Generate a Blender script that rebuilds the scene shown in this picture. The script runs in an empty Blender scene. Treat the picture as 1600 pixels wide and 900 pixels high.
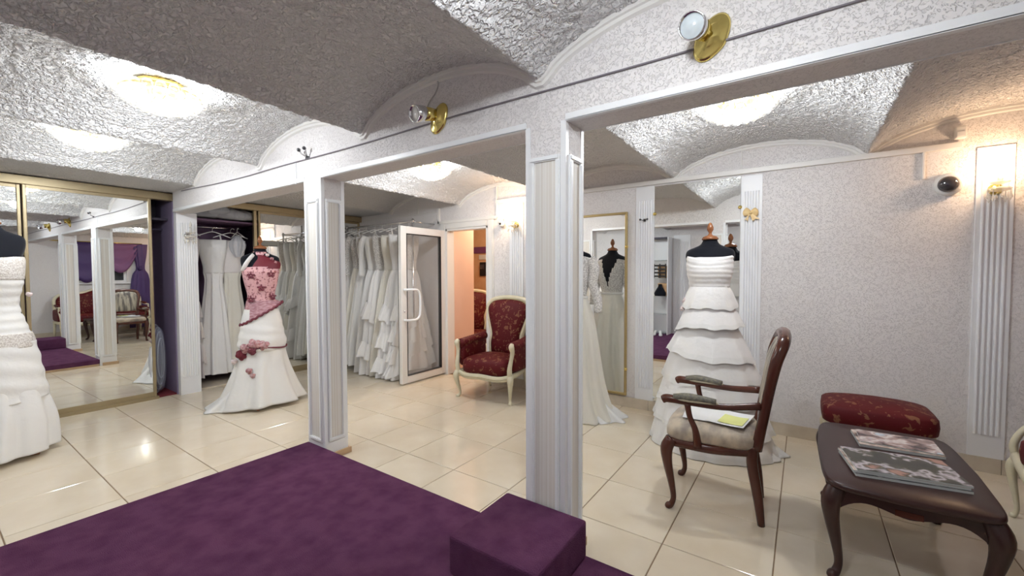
import bpy, math, random
import numpy as np
from mathutils import Vector, Matrix
random.seed(7); rng = np.random.default_rng(7)
sc = bpy.context.scene
COL = sc.collection
PI = math.pi

# ------------------------------------------------------------------ camera
cam = bpy.data.cameras.new('camera'); camo = bpy.data.objects.new('camera', cam); COL.objects.link(camo)
YAW, PITCH, ROLL = 0.605494, 0.03487, -0.002277
cam.sensor_width = 36.0; cam.lens = 657.79 / 1600 * 36.0; cam.clip_start = 0.02; cam.clip_end = 60
_f = Vector((-math.sin(YAW) * math.cos(PITCH), math.cos(YAW) * math.cos(PITCH), -math.sin(PITCH)))
_r = Vector((math.cos(YAW), math.sin(YAW), 0)); _u = _r.cross(_f)
_r2 = _r * math.cos(ROLL) + _u * math.sin(ROLL); _u2 = -_r * math.sin(ROLL) + _u * math.cos(ROLL)
camo.matrix_world = Matrix(((_r2.x, _u2.x, -_f.x, 0), (_r2.y, _u2.y, -_f.y, 0), (_r2.z, _u2.z, -_f.z, 1.4), (0, 0, 0, 1)))
sc.camera = camo

# ------------------------------------------------------------------ world, exposure
w = bpy.data.worlds.new('world'); sc.world = w; w.use_nodes = True
w.node_tree.nodes['Background'].inputs[0].default_value = (0.75, 0.82, 0.95, 1)
w.node_tree.nodes['Background'].inputs[1].default_value = 0.35
sc.view_settings.view_transform = 'Standard'; sc.view_settings.look = 'None'
sc.view_settings.gamma = 1; sc.view_settings.use_curve_mapping = False
sc.view_settings.exposure = 0.44
LAMP_W = 42.0          # crystal ceiling lights, watts each
LAMP_C = (0.90, 0.95, 1.0)
SCONCE_W = 5.0
SCONCE_C = (1.0, 0.66, 0.40)

# ------------------------------------------------------------------ materials
MATS = {}
def mat(name, col, rough=0.5, metal=0.0, bump=None, var=None, emit=None, sheen=0.0, spec=0.5, coat=0.0):
    """bump=(scale, strength, distance); var=(scale, second colour, contrast) noise mix; plain procedural material"""
    m = bpy.data.materials.new(name); m.use_nodes = True; MATS[name] = m
    nt = m.node_tree; b = nt.nodes['Principled BSDF']
    b.inputs['Base Color'].default_value = (*col, 1); b.inputs['Roughness'].default_value = rough
    b.inputs['Metallic'].default_value = metal; b.inputs['Specular IOR Level'].default_value = spec
    if sheen: b.inputs['Sheen Weight'].default_value = sheen
    if coat: b.inputs['Coat Weight'].default_value = coat; b.inputs['Coat Roughness'].default_value = 0.08
    tc = nt.nodes.new('ShaderNodeTexCoord')
    if var:
        n = nt.nodes.new('ShaderNodeTexNoise'); n.inputs['Scale'].default_value = var[0]; n.inputs['Detail'].default_value = 4
        mp = nt.nodes.new('ShaderNodeMapping'); nt.links.new(tc.outputs['Object'], mp.inputs[0]); nt.links.new(mp.outputs[0], n.inputs['Vector'])
        if len(var) > 3: mp.inputs['Scale'].default_value = var[3]
        r = nt.nodes.new('ShaderNodeMapRange'); c = var[2]
        ctr = var[4] if len(var) > 4 else 0.5; r.inputs[1].default_value = ctr - c; r.inputs[2].default_value = ctr + c; nt.links.new(n.outputs[0], r.inputs[0])
        mx = nt.nodes.new('ShaderNodeMix'); mx.data_type = 'RGBA'
        mx.inputs['A'].default_value = (*col, 1); mx.inputs['B'].default_value = (*var[1], 1)
        nt.links.new(r.outputs[0], mx.inputs['Factor']); nt.links.new(mx.outputs['Result'], b.inputs['Base Color'])
    if bump:
        n = nt.nodes.new('ShaderNodeTexNoise'); n.inputs['Scale'].default_value = bump[0]; n.inputs['Detail'].default_value = 3
        if len(bump) > 3:
            mp = nt.nodes.new('ShaderNodeMapping'); mp.inputs['Scale'].default_value = bump[3]
            nt.links.new(tc.outputs['Object'], mp.inputs[0]); nt.links.new(mp.outputs[0], n.inputs['Vector'])
        else: nt.links.new(tc.outputs['Object'], n.inputs['Vector'])
        bp = nt.nodes.new('ShaderNodeBump'); bp.inputs['Strength'].default_value = bump[1]; bp.inputs['Distance'].default_value = bump[2]
        nt.links.new(n.outputs[0], bp.inputs['Height']); nt.links.new(bp.outputs[0], b.inputs['Normal'])
    if emit:
        b.inputs['Emission Color'].default_value = (*emit[0], 1); b.inputs['Emission Strength'].default_value = emit[1]
    return m

def see_through(name, col, alpha, rough=0.1, emit=None):
    """thin clear stuff: part transparent, part glossy/diffuse"""
    m = mat(name, col, rough, emit=emit); nt = m.node_tree; b = nt.nodes['Principled BSDF']
    t = nt.nodes.new('ShaderNodeBsdfTransparent'); mx = nt.nodes.new('ShaderNodeMixShader'); mx.inputs[0].default_value = alpha
    nt.links.new(t.outputs[0], mx.inputs[1]); nt.links.new(b.outputs[0], mx.inputs[2]); nt.links.new(mx.outputs[0], nt.nodes['Material Output'].inputs[0])
    return m

def relief(name, col, col2, scale, dist, distort, lo, hi, rough=0.8):
    """plaster relief: winding raised strokes from distorted noise, slightly greyer in the hollows of the print"""
    m = mat(name, col, rough); nt = m.node_tree; b = nt.nodes['Principled BSDF']; tc = nt.nodes.new('ShaderNodeTexCoord')
    n = nt.nodes.new('ShaderNodeTexNoise'); n.inputs['Scale'].default_value = scale; n.inputs['Detail'].default_value = 2.5; n.inputs['Distortion'].default_value = distort
    nt.links.new(tc.outputs['Object'], n.inputs['Vector'])
    r = nt.nodes.new('ShaderNodeMapRange'); r.interpolation_type = 'SMOOTHSTEP'; r.inputs[1].default_value = lo; r.inputs[2].default_value = hi; nt.links.new(n.outputs[0], r.inputs[0])
    bp = nt.nodes.new('ShaderNodeBump'); bp.inputs['Strength'].default_value = 1.0; bp.inputs['Distance'].default_value = dist
    nt.links.new(r.outputs[0], bp.inputs['Height']); nt.links.new(bp.outputs[0], b.inputs['Normal'])
    mx = nt.nodes.new('ShaderNodeMix'); mx.data_type = 'RGBA'; mx.inputs['A'].default_value = (*col2, 1); mx.inputs['B'].default_value = (*col, 1)
    nt.links.new(r.outputs[0], mx.inputs['Factor']); nt.links.new(mx.outputs['Result'], b.inputs['Base Color'])
relief('wallpaper', (0.81, 0.78, 0.77), (0.752, 0.722, 0.715), 84, 0.0022, 1.3, 0.36, 0.47)
relief('stucco', (0.83, 0.82, 0.815), (0.81, 0.80, 0.795), 52, 0.013, 0.6, 0.36, 0.64)
mat('white_paint', (0.85, 0.855, 0.87), 0.4)
mat('white_trim', (0.88, 0.89, 0.90), 0.35)
mat('warm_white', (0.80, 0.78, 0.75), 0.4)
mat('tile', (0.68, 0.58, 0.435), 0.10, var=(3.0, (0.76, 0.675, 0.54), 0.2), spec=0.5)
mat('grout', (0.26, 0.17, 0.10), 0.8)
mat('tan_tile', (0.58, 0.50, 0.39), 0.3, var=(12, (0.66, 0.58, 0.47), 0.2))
mat('tan_wood', (0.55, 0.37, 0.22), 0.4, var=(6, (0.62, 0.44, 0.28), 0.2, (1, 1, 12)))
mat('carpet', (0.100, 0.029, 0.080), 0.95, bump=(240, 1.0, 0.012), var=(9, (0.165, 0.058, 0.130), 0.2, (1, 1, 1), 0.42), spec=0.1)
mat('stripe', (0.82, 0.80, 0.76), 0.6, var=(95, (0.71, 0.665, 0.60), 0.12, (1, 1, 0.0015)))
mat('gold_frame', (0.55, 0.42, 0.20), 0.32, 0.75)
mat('champagne', (0.40, 0.32, 0.19), 0.38, 0.5)
mat('polished_gold', (0.95, 0.74, 0.25), 0.16, 1.0)
mat('brass', (0.80, 0.65, 0.22), 0.22, 1.0)
mat('amber_gold', (0.9, 0.55, 0.1), 0.25, 0.8)
mat('chrome', (0.75, 0.75, 0.77), 0.15, 1.0)
mat('dark_chrome', (0.16, 0.16, 0.17), 0.25, 1.0)
mat('mirror', (0.90, 0.92, 0.91), 0.0, 1.0)
mat('purple_panel', (0.25, 0.20, 0.31), 0.5)
mat('purple_back', (0.20, 0.11, 0.20), 0.6)
mat('dark_panel', (0.035, 0.025, 0.045), 0.5)
mat('maroon', (0.18, 0.02, 0.03), 0.8)
mat('black_cloth', (0.006, 0.007, 0.012), 0.85, sheen=0.1, spec=0.2)
mat('black_plastic', (0.012, 0.012, 0.014), 0.3)
mat('mannequin_wood', (0.33, 0.13, 0.055), 0.25, var=(9, (0.22, 0.08, 0.03), 0.2))
mat('mahogany', (0.062, 0.018, 0.012), 0.22, var=(7, (0.10, 0.03, 0.018), 0.2, (1, 1, 0.25)), spec=0.45)
mat('table_wood', (0.032, 0.012, 0.011), 0.32, var=(8, (0.045, 0.017, 0.014), 0.2, (1, 0.2, 1)), spec=0.4)
mat('cream_wood', (0.74, 0.68, 0.50), 0.35, var=(10, (0.66, 0.60, 0.43), 0.2))
mat('cream_groove', (0.42, 0.35, 0.20), 0.5)
mat('satin', (0.80, 0.79, 0.77), 0.42, bump=(14, 0.25, 0.02), sheen=0.2)
mat('ivory', (0.77, 0.74, 0.66), 0.45, bump=(12, 0.3, 0.02), sheen=0.2)
mat('cream_silk', (0.76, 0.72, 0.58), 0.42, bump=(12, 0.2, 0.02), sheen=0.2)
mat('pearl', (0.74, 0.73, 0.71), 0.6, bump=(18, 0.3, 0.02))
mat('blush', (0.78, 0.73, 0.71), 0.6, bump=(18, 0.3, 0.02))
mat('organza', (0.84, 0.825, 0.81), 0.6, bump=(20, 0.25, 0.02), sheen=0.3)
mat('lace', (0.80, 0.78, 0.75), 0.7, var=(90, (0.46, 0.44, 0.42), 0.10), bump=(90, 0.6, 0.004))
mat('bead_lace', (0.78, 0.75, 0.71), 0.5, var=(110, (0.52, 0.47, 0.43), 0.10), bump=(110, 0.8, 0.004))
mat('pink_lace', (0.70, 0.40, 0.42), 0.6, var=(42, (0.25, 0.07, 0.085), 0.05, (1, 1, 1), 0.57), bump=(60, 0.4, 0.004))
mat('mauve_lace', (0.55, 0.34, 0.37), 0.7, var=(26, (0.33, 0.14, 0.17), 0.12, (1, 1, 4)))
mat('burgundy', (0.16, 0.012, 0.025), 0.6)
mat('rose_petal', (0.36, 0.12, 0.14), 0.6, var=(40, (0.62, 0.42, 0.42), 0.14))
mat('dark_petal', (0.17, 0.03, 0.05), 0.6)
mat('pale_petal', (0.78, 0.66, 0.65), 0.6)
mat('gold_satin', (0.80, 0.58, 0.28), 0.35)
mat('tapestry', (0.50, 0.41, 0.30), 0.6, var=(7, (0.20, 0.165, 0.145), 0.16, (1, 2.2, 1.2), 0.52), bump=(60, 0.3, 0.004), sheen=0.3)
mat('tapestry_stripe', (0.42, 0.37, 0.29), 0.6, var=(22, (0.10, 0.085, 0.075), 0.10, (1, 1, 0.05)))
mat('arm_pad', (0.09, 0.085, 0.075), 0.6, var=(60, (0.19, 0.17, 0.12), 0.15))
mat('braid', (0.36, 0.31, 0.22), 0.7)
mat('paper', (0.82, 0.82, 0.82), 0.6)
mat('yellow_paper', (0.78, 0.80, 0.30), 0.6)
mat('page_edge', (0.62, 0.64, 0.62), 0.7, var=(120, (0.42, 0.44, 0.43), 0.15, (0.05, 0.05, 3)))
mat('peach', (0.78, 0.54, 0.43), 0.7)
mat('orange_wall', (0.72, 0.42, 0.22), 0.7, var=(6, (0.78, 0.52, 0.32), 0.2))
mat('sign_purple', (0.20, 0.06, 0.17), 0.5)
mat('purple_sheer', (0.07, 0.035, 0.14), 0.6, bump=(10, 0.2, 0.02))
mat('mauve_sheer', (0.20, 0.08, 0.20), 0.6, bump=(10, 0.2, 0.02))
mat('plastic_white', (0.80, 0.79, 0.77), 0.35)
mat('grey_cable', (0.20, 0.18, 0.20), 0.5)
mat('frost_glass', (0.55, 0.60, 0.62), 0.2)
mat('dome_glass', (0.05, 0.045, 0.05), 0.05, coat=0.6)
mat('bulb_warm', (1, 0.85, 0.6), 0.3, emit=((1.0, 0.78, 0.52), 22.0))
mat('bulb_cold', (1, 1, 1), 0.3, emit=((0.90, 0.95, 1.0), 22.0))
mat('bulb_off', (0.75, 0.73, 0.68), 0.1)
mat('birch', (0.66, 0.42, 0.22), 0.4)
mat('night_glass', (0.03, 0.035, 0.045), 0.03)
def bead(name, em):
    m = bpy.data.materials.new(name); m.use_nodes = True; MATS[name] = m; nt = m.node_tree; nt.nodes.remove(nt.nodes['Principled BSDF'])
    t = nt.nodes.new('ShaderNodeBsdfTransparent'); g = nt.nodes.new('ShaderNodeBsdfGlossy'); g.inputs['Roughness'].default_value = 0.08
    lw = nt.nodes.new('ShaderNodeLayerWeight'); lw.inputs[0].default_value = 0.45; m1 = nt.nodes.new('ShaderNodeMixShader'); nt.links.new(lw.outputs['Facing'], m1.inputs[0]); nt.links.new(t.outputs[0], m1.inputs[1]); nt.links.new(g.outputs[0], m1.inputs[2])
    e = nt.nodes.new('ShaderNodeEmission'); e.inputs[0].default_value = (0.93, 0.96, 1, 1); e.inputs[1].default_value = em
    a = nt.nodes.new('ShaderNodeAddShader'); nt.links.new(m1.outputs[0], a.inputs[0]); nt.links.new(e.outputs[0], a.inputs[1]); nt.links.new(a.outputs[0], nt.nodes['Material Output'].inputs[0])
bead('bead_glass', 0.12)
see_through('crystal', (0.9, 0.85, 0.75), 0.5, 0.05)
see_through('door_glass', (0.5, 0.48, 0.45), 0.14, 0.02)
see_through('tulle', (0.75, 0.77, 0.82), 0.42, 0.6)
see_through('shelf_glass', (0.6, 0.7, 0.68), 0.25, 0.03)
see_through('clear_film', (0.60, 0.64, 0.78), 0.26, 0.2)

def damask(name, red, gold):
    m = mat(name, red, 0.6, spec=0.25); nt = m.node_tree; b = nt.nodes['Principled BSDF']
    tc = nt.nodes.new('ShaderNodeTexCoord')
    n = nt.nodes.new('ShaderNodeTexNoise'); n.inputs['Scale'].default_value = 24; n.inputs['Detail'].default_value = 3; n.inputs['Distortion'].default_value = 1.0
    nt.links.new(tc.outputs['Object'], n.inputs['Vector'])
    v = nt.nodes.new('ShaderNodeTexVoronoi'); v.inputs['Scale'].default_value = 13; nt.links.new(tc.outputs['Object'], v.inputs['Vector'])
    ad = nt.nodes.new('ShaderNodeMath'); ad.operation = 'MULTIPLY_ADD'; ad.inputs[1].default_value = -0.22
    nt.links.new(v.outputs['Distance'], ad.inputs[0]); nt.links.new(n.outputs[0], ad.inputs[2])
    r = nt.nodes.new('ShaderNodeMapRange'); r.inputs[1].default_value = 0.475; r.inputs[2].default_value = 0.52; nt.links.new(ad.outputs[0], r.inputs[0])
    mx = nt.nodes.new('ShaderNodeMix'); mx.data_type = 'RGBA'; mx.inputs['A'].default_value = (*red, 1); mx.inputs['B'].default_value = (*gold, 1)
    nt.links.new(r.outputs[0], mx.inputs['Factor']); nt.links.new(mx.outputs['Result'], b.inputs['Base Color'])
damask('damask', (0.095, 0.004, 0.007), (0.21, 0.085, 0.045))

def cover(name, seed, dark, mid, light, sky):
    """printed photo-like magazine cover: soft patches of colour on the flat sheet"""
    m = mat(name, mid, 0.25); nt = m.node_tree; b = nt.nodes['Principled BSDF']
    tc = nt.nodes.new('ShaderNodeTexCoord'); mp = nt.nodes.new('ShaderNodeMapping'); mp.inputs['Location'].default_value = (seed * 3.1, seed * 1.7, seed)
    nt.links.new(tc.outputs['Object'], mp.inputs[0])
    n = nt.nodes.new('ShaderNodeTexNoise'); n.inputs['Scale'].default_value = 9; n.inputs['Detail'].default_value = 3; nt.links.new(mp.outputs[0], n.inputs['Vector'])
    r = nt.nodes.new('ShaderNodeValToRGB'); nt.links.new(n.outputs[0], r.inputs[0])
    e = r.color_ramp.elements; e[0].position = 0.36; e[0].color = (*dark, 1); e[1].position = 0.68; e[1].color = (*sky, 1)
    for p_, c_ in ((0.49, mid), (0.555, light), (0.61, mid)):
        x = e.new(p_); x.color = (*c_, 1)
    nt.links.new(r.outputs[0], b.inputs['Base Color'])
cover('cover_garden', 1, (0.02, 0.02, 0.018), (0.07, 0.065, 0.04), (0.55, 0.49, 0.53), (0.42, 0.22, 0.17))
cover('cover_sky', 2, (0.08, 0.05, 0.05), (0.45, 0.32, 0.30), (0.75, 0.68, 0.66), (0.55, 0.66, 0.76))
cover('cover_sepia', 3, (0.10, 0.06, 0.05), (0.48, 0.36, 0.30), (0.72, 0.60, 0.54), (0.70, 0.66, 0.62))
cover('cover_dark', 4, (0.02, 0.02, 0.02), (0.05, 0.05, 0.06), (0.35, 0.33, 0.33), (0.25, 0.2, 0.2))

# ------------------------------------------------------------------ mesh helpers
def cr(keys, m):
    """Catmull-Rom through rows of numbers -> m+1 rows"""
    K = np.array(keys, float); n = len(K)
    if n == 2: return np.array([K[0] + (K[1] - K[0]) * t for t in np.linspace(0, 1, m + 1)])
    P = np.vstack([2 * K[0] - K[1], K, 2 * K[-1] - K[-2]]); out = []
    for t in np.linspace(0, n - 1, m + 1):
        i = min(int(t), n - 2); u = t - i; a, b, c, d = P[i], P[i + 1], P[i + 2], P[i + 3]
        out.append(0.5 * (2 * b + (c - a) * u + (2 * a - 5 * b + 4 * c - d) * u * u + (3 * b - a - 3 * c + d) * u ** 3))
    return np.array(out)

class MB:
    def __init__(s): s.v = []; s.f = []
    def add(s, vs, fs):
        o = len(s.v); s.v += [tuple(map(float, p)) for p in vs]; s.f += [tuple(o + i for i in f) for f in fs]; return s
    def box(s, x0, x1, y0, y1, z0, z1):
        return s.add([(x0, y0, z0), (x1, y0, z0), (x1, y1, z0), (x0, y1, z0), (x0, y0, z1), (x1, y0, z1), (x1, y1, z1), (x0, y1, z1)],
                     [(3, 2, 1, 0), (4, 5, 6, 7), (0, 1, 5, 4), (1, 2, 6, 5), (2, 3, 7, 6), (3, 0, 4, 7)])
    def rings(s, R, cap=True, closed=False):
        n = len(R[0]); vs = [p for r in R for p in r]; fs = []; m = len(R)
        for i in range(m if closed else m - 1):
            j = (i + 1) % m
            for k in range(n):
                l = (k + 1) % n; fs.append((i * n + k, i * n + l, j * n + l, j * n + k))
        if cap and not closed:
            fs.append(tuple(range(n - 1, -1, -1))); fs.append(tuple((m - 1) * n + k for k in range(n)))
        return s.add(vs, fs)
    def tube(s, pts, rad, seg=8, smooth=0, closed=False, flat=1.0, up=None):
        P = np.array(pts, float); Rr = np.full(len(P), rad) if np.isscalar(rad) else np.array(rad, float)
        if smooth:
            q = cr(np.column_stack([P, Rr]), smooth); P = q[:, :3]; Rr = q[:, 3]
        n = len(P); R = []; nrm = None
        for i in range(n):
            if closed: t = P[(i + 1) % n] - P[i - 1]
            else: t = P[min(i + 1, n - 1)] - P[max(i - 1, 0)]
            t = t / (np.linalg.norm(t) + 1e-9)
            if up is not None: nrm = np.array(up, float)
            elif nrm is None: nrm = np.array([0, 0, 1.0]) if abs(t[2]) < 0.9 else np.array([1.0, 0, 0])
            nrm = nrm - t * np.dot(nrm, t); nrm = nrm / (np.linalg.norm(nrm) + 1e-9); b = np.cross(t, nrm)
            R.append([P[i] + Rr[i] * (math.cos(a) * nrm + flat * math.sin(a) * b) for a in np.linspace(0, 2 * PI, seg, endpoint=False)])
        return s.rings(R, not closed, closed)
    def lathe(s, prof, seg=24, c=(0, 0, 0), axis='z'):
        R = []
        for r, z in prof:
            ring = []
            for a in np.linspace(0, 2 * PI, seg, endpoint=False):
                x, y = r * math.cos(a), r * math.sin(a)
                p = (x, y, z) if axis == 'z' else ((x, -z, y) if axis == '-y' else (z, x, y))
                ring.append((p[0] + c[0], p[1] + c[1], p[2] + c[2]))
            R.append(ring)
        return s.rings(R)
    def sphere(s, c, r, seg=12, rn=8, sc_=(1, 1, 1)):
        R = []
        for i in range(1, rn):
            t = PI * i / rn
            R.append([(c[0] + r * sc_[0] * math.sin(t) * math.cos(a), c[1] + r * sc_[1] * math.sin(t) * math.sin(a), c[2] - r * sc_[2] * math.cos(t)) for a in np.linspace(0, 2 * PI, seg, endpoint=False)])
        return s.rings(R)
    def prism(s, outline, z0, z1):
        n = len(outline)
        return s.rings([[(x, y, z0) for x, y in outline], [(x, y, z1) for x, y in outline]])
    def loft(s, keys, m=24, n=48, nf=0, ph=0.0, cap=True, fn=None):
        """keys rows: z, rx, ry, cx, cy, fold amplitude"""
        K = cr(keys, m); R = []
        for z, rx, ry, cx, cy, am in K:
            ring = []
            for a in np.linspace(0, 2 * PI, n, endpoint=False):
                q = 1 + am * (math.cos(nf * a + ph) + 0.45 * math.cos((nf * 1.7 // 1) * a + 2.1 * ph + 1.3)) if nf else 1
                dz = 0
                if fn: q, dz = (lambda e: (q * e[0], e[1]))(fn(a, z))
                ring.append((cx + rx * q * math.cos(a), cy + ry * q * math.sin(a), z + dz))
            R.append(ring)
        return s.rings(R, cap)
    def pillow(s, x0, x1, y0, y1, z0, z1, e=0.35, crown=0.0, nu=24, nv=10):
        """rounded cushion: superellipsoid box with a crowned top"""
        cx, cy, cz = (x0 + x1) / 2, (y0 + y1) / 2, (z0 + z1) / 2; ax, ay, az = (x1 - x0) / 2, (y1 - y0) / 2, (z1 - z0) / 2
        sp = lambda v, p: math.copysign(abs(v) ** p, v); R = []
        for i in range(nv + 1):
            t = -PI / 2 + PI * i / nv; t = max(min(t, PI / 2 - 0.02), -PI / 2 + 0.02)
            ct, st = sp(math.cos(t), e), sp(math.sin(t), e); ring = []
            for a in np.linspace(0, 2 * PI, nu, endpoint=False):
                x, y = sp(math.cos(a), e) * ct, sp(math.sin(a), e) * ct
                zz = st * az + (crown * max(0, 1 - x * x) * max(0, 1 - y * y) if st > 0 else 0)
                ring.append((cx + ax * x, cy + ay * y, cz + zz))
            R.append(ring)
        return s.rings(R)
    def xf(s, M):
        s.v = [tuple(M @ Vector(p)) for p in s.v]; return s
    def mesh(s, name, m, smooth=False):
        me = bpy.data.meshes.new(name); me.from_pydata(s.v, [], s.f); me.materials.append(MATS[m])
        if smooth: me.shade_smooth() if hasattr(me, 'shade_smooth') else None
        me.update(); return me
    def build(s, name, m, parent=None, smooth=False, bevel=0.0, sub=0):
        me = s.mesh(name, m, smooth); o = bpy.data.objects.new(name, me); COL.objects.link(o)
        if parent is not None: o.parent = parent
        if bevel:
            b = o.modifiers.new('bevel', 'BEVEL'); b.width = bevel; b.segments = 2; b.limit_method = 'ANGLE'
        if sub:
            b = o.modifiers.new('sub', 'SUBSURF'); b.levels = sub; b.render_levels = sub
        return o

def B(x0, x1, y0, y1, z0, z1): return MB().box(x0, x1, y0, y1, z0, z1)
def tag(o, label, cat, group=None):
    o['label'] = label; o['category'] = cat
    if group: o['group'] = group
    return o
def struct(o, label=None):
    o['kind'] = 'structure'
    if label: o['label'] = label
    return o
def thing(name, label, cat, loc=(0, 0, 0), rz=0.0, group=None):
    o = bpy.data.objects.new(name, None); COL.objects.link(o); o.location = loc; o.rotation_euler = (0, 0, rz); o.empty_display_size = 0.1
    return tag(o, label, cat, group)
def sempty(name, label=None):
    o = bpy.data.objects.new(name, None); COL.objects.link(o); o.empty_display_size = 0.1
    return struct(o, label)
def inst(name, me, parent, loc=(0, 0, 0), rz=0):
    o = bpy.data.objects.new(name, me); COL.objects.link(o); o.parent = parent; o.location = loc; o.rotation_euler = (0, 0, rz); return o
def copy_tree(o, parent=None):
    c = o.copy(); COL.objects.link(c); c.parent = parent
    for ch in list(o.children): copy_tree(ch, c)
    return c

# ------------------------------------------------------------------ the room: constants
YB = 4.28            # back wall face
XC = -5.97           # plane of the wardrobe doors
XD = 1.86            # right wall
YE = -0.85           # wall behind the camera
YA0, YA1 = 1.76, 1.945   # beam and columns
ZB = 2.107           # beam underside
ZC, ZT = 2.315, 2.525    # vault spring and crown
CUSP = [-5.24, -3.83, -2.41, -1.05, 0.39, 1.86]

def vault_z(x):
    x = np.asarray(x, float); z = np.full_like(x, ZC + 0.01)
    for a, b in zip(CUSP[:-1], CUSP[1:]):
        k = (x >= a) & (x <= b); t = (x[k] - a) / (b - a)
        h = (ZT - ZC); arc = np.sqrt(np.clip(1 - (2 * t - 1) ** 2 * 0.86, 0, 1)); arc = (arc - math.sqrt(0.14)) / (1 - math.sqrt(0.14))
        soft = np.clip(np.minimum(t, 1 - t) / 0.05, 0, 1); arc = arc * (0.5 + 0.5 * soft)
        z[k] = ZC + h * arc
    return z

def vnoise(nx, ny, cell, gx, gy, seed):
    """numpy value noise sampled on a grid"""
    r = np.random.default_rng(seed); X = gx / cell; Y = gy / cell
    x0 = np.floor(X.min()); y0 = np.floor(Y.min()); X = X - x0; Y = Y - y0
    T = r.random((int(X.max()) + 3, int(Y.max()) + 3)); i = X.astype(int); j = Y.astype(int); u = X - i; v = Y - j
    u = u * u * (3 - 2 * u); v = v * v * (3 - 2 * v)
    return (T[i, j] * (1 - u) * (1 - v) + T[i + 1, j] * u * (1 - v) + T[i, j + 1] * (1 - u) * v + T[i + 1, j + 1] * u * v)

def make_ceiling():
    xs = np.arange(-6.68, XD + 0.06, 0.0105); ys = np.arange(YE - 0.04, YB + 0.04, 0.0105)
    gx, gy = np.meshgrid(xs, ys, indexing='ij'); z = vault_z(gx)
    n = vnoise(0, 0, 0.034, gx + 0.2 * gy, gy, 1) * 0.45 + vnoise(0, 0, 0.022, gx + gy * 0.3, gy - 0.2 * gx, 2) * 0.55
    rough = np.where(gx > CUSP[0], 1.0, 0.12)
    z = z + (np.clip((n - 0.3) * 1.6, 0, 1) - 0.5) * -0.013 * rough
    nx, ny = gx.shape; co = np.stack([gx, gy, z], -1).reshape(-1, 3)
    idx = np.arange(nx * ny).reshape(nx, ny)
    q = np.stack([idx[:-1, :-1], idx[:-1, 1:], idx[1:, 1:], idx[1:, :-1]], -1).reshape(-1, 4)
    me = bpy.data.meshes.new('ceiling'); me.vertices.add(len(co)); me.vertices.foreach_set('co', co.ravel().astype(np.float32))
    me.loops.add(q.size); me.loops.foreach_set('vertex_index', q.ravel().astype(np.int32))
    me.polygons.add(len(q)); me.polygons.foreach_set('loop_start', np.arange(0, q.size, 4, dtype=np.int32))
    me.update(calc_edges=True); me.validate(); me.shade_smooth(); me.materials.append(MATS['stucco'])
    o = bpy.data.objects.new('ceiling', me); COL.objects.link(o); struct(o, 'white stuccoed ceiling of shallow barrel vaults')
make_ceiling()

# floor: grout bed + tiles
TS = 0.4839; TX0 = -2.996; TY0 = 2.193; G = 0.0025
floor = struct(B(-6.7, XD + 0.1, YE - 0.1, YB + 0.12, -0.05, -0.004).build('floor', 'grout'), 'cream polished tile floor with thin brown joints')
def tile_mesh(w_, d_):
    b = 0.002
    return MB().rings([[(0, 0, -0.004), (w_, 0, -0.004), (w_, d_, -0.004), (0, d_, -0.004)], [(0, 0, -b), (w_, 0, -b), (w_, d_, -b), (0, d_, -b)],
                       [(b, b, 0), (w_ - b, b, 0), (w_ - b, d_ - b, 0), (b, d_ - b, 0)]])
full = tile_mesh(TS - 2 * G, TS - 2 * G).mesh('tile', 'tile'); cache = {}
for i in range(-8, 12):
    for j in range(-8, 6):
        x0, x1 = TX0 + i * TS + G, TX0 + (i + 1) * TS - G; y0, y1 = TY0 + j * TS + G, TY0 + (j + 1) * TS - G
        x0c, x1c, y0c, y1c = max(x0, XC - 0.05), min(x1, XD), max(y0, YE), min(y1, YB)
        if x1c - x0c < 0.02 or y1c - y0c < 0.02: continue
        if x0 > -3.14 and x1 < 0.7 and y1 < YA0: continue          # wholly under the podium
        if abs(x1c - x0c - (TS - 2 * G)) < 1e-6 and abs(y1c - y0c - (TS - 2 * G)) < 1e-6: me = full
        else:
            k = (round(x1c - x0c, 4), round(y1c - y0c, 4))
            if k not in cache: cache[k] = tile_mesh(*k).mesh('tile', 'tile')
            me = cache[k]
        inst('tile', me, floor, (x0c, y0c, 0))

# walls
DX0, DX1, DZ = -4.06, -3.325, 2.01      # doorway in the back wall
wb = MB(); wb.box(-6.7, DX0, YB, YB + 0.12, 0, 2.62); wb.box(DX1, XD + 0.1, YB, YB + 0.12, 0, 2.62); wb.box(DX0, DX1, YB, YB + 0.12, DZ, 2.62)
struct(wb.build('wall_back', 'wallpaper'), 'white textured back wall with a doorway')
wr = MB(); wy0, wy1, wz0, wz1 = 2.42, 3.40, 1.20, 1.98
wr.box(XD, XD + 0.1, YE - 0.1, wy0, 0, 2.62); wr.box(XD, XD + 0.1, wy1, YB, 0, 2.62); wr.box(XD, XD + 0.1, wy0, wy1, 0, wz0); wr.box(XD, XD + 0.1, wy0, wy1, wz1, 2.62)
struct(wr.build('wall_right', 'wallpaper'))
struct(B(-6.7, XD + 0.1, YE - 0.1, YE, 0, 2.62).build('wall_front', 'wallpaper'))
struct(B(-6.75, -6.65, YE - 0.1, YB + 0.12, 0, 2.62).build('wall_left', 'purple_back'), 'purple back of the built-in wardrobe niche')
struct(B(-5.885, XD, YA0, YA1, ZB, 2.60).build('wall_middle', 'wallpaper'), 'white textured beam wall carried by two columns')
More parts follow.
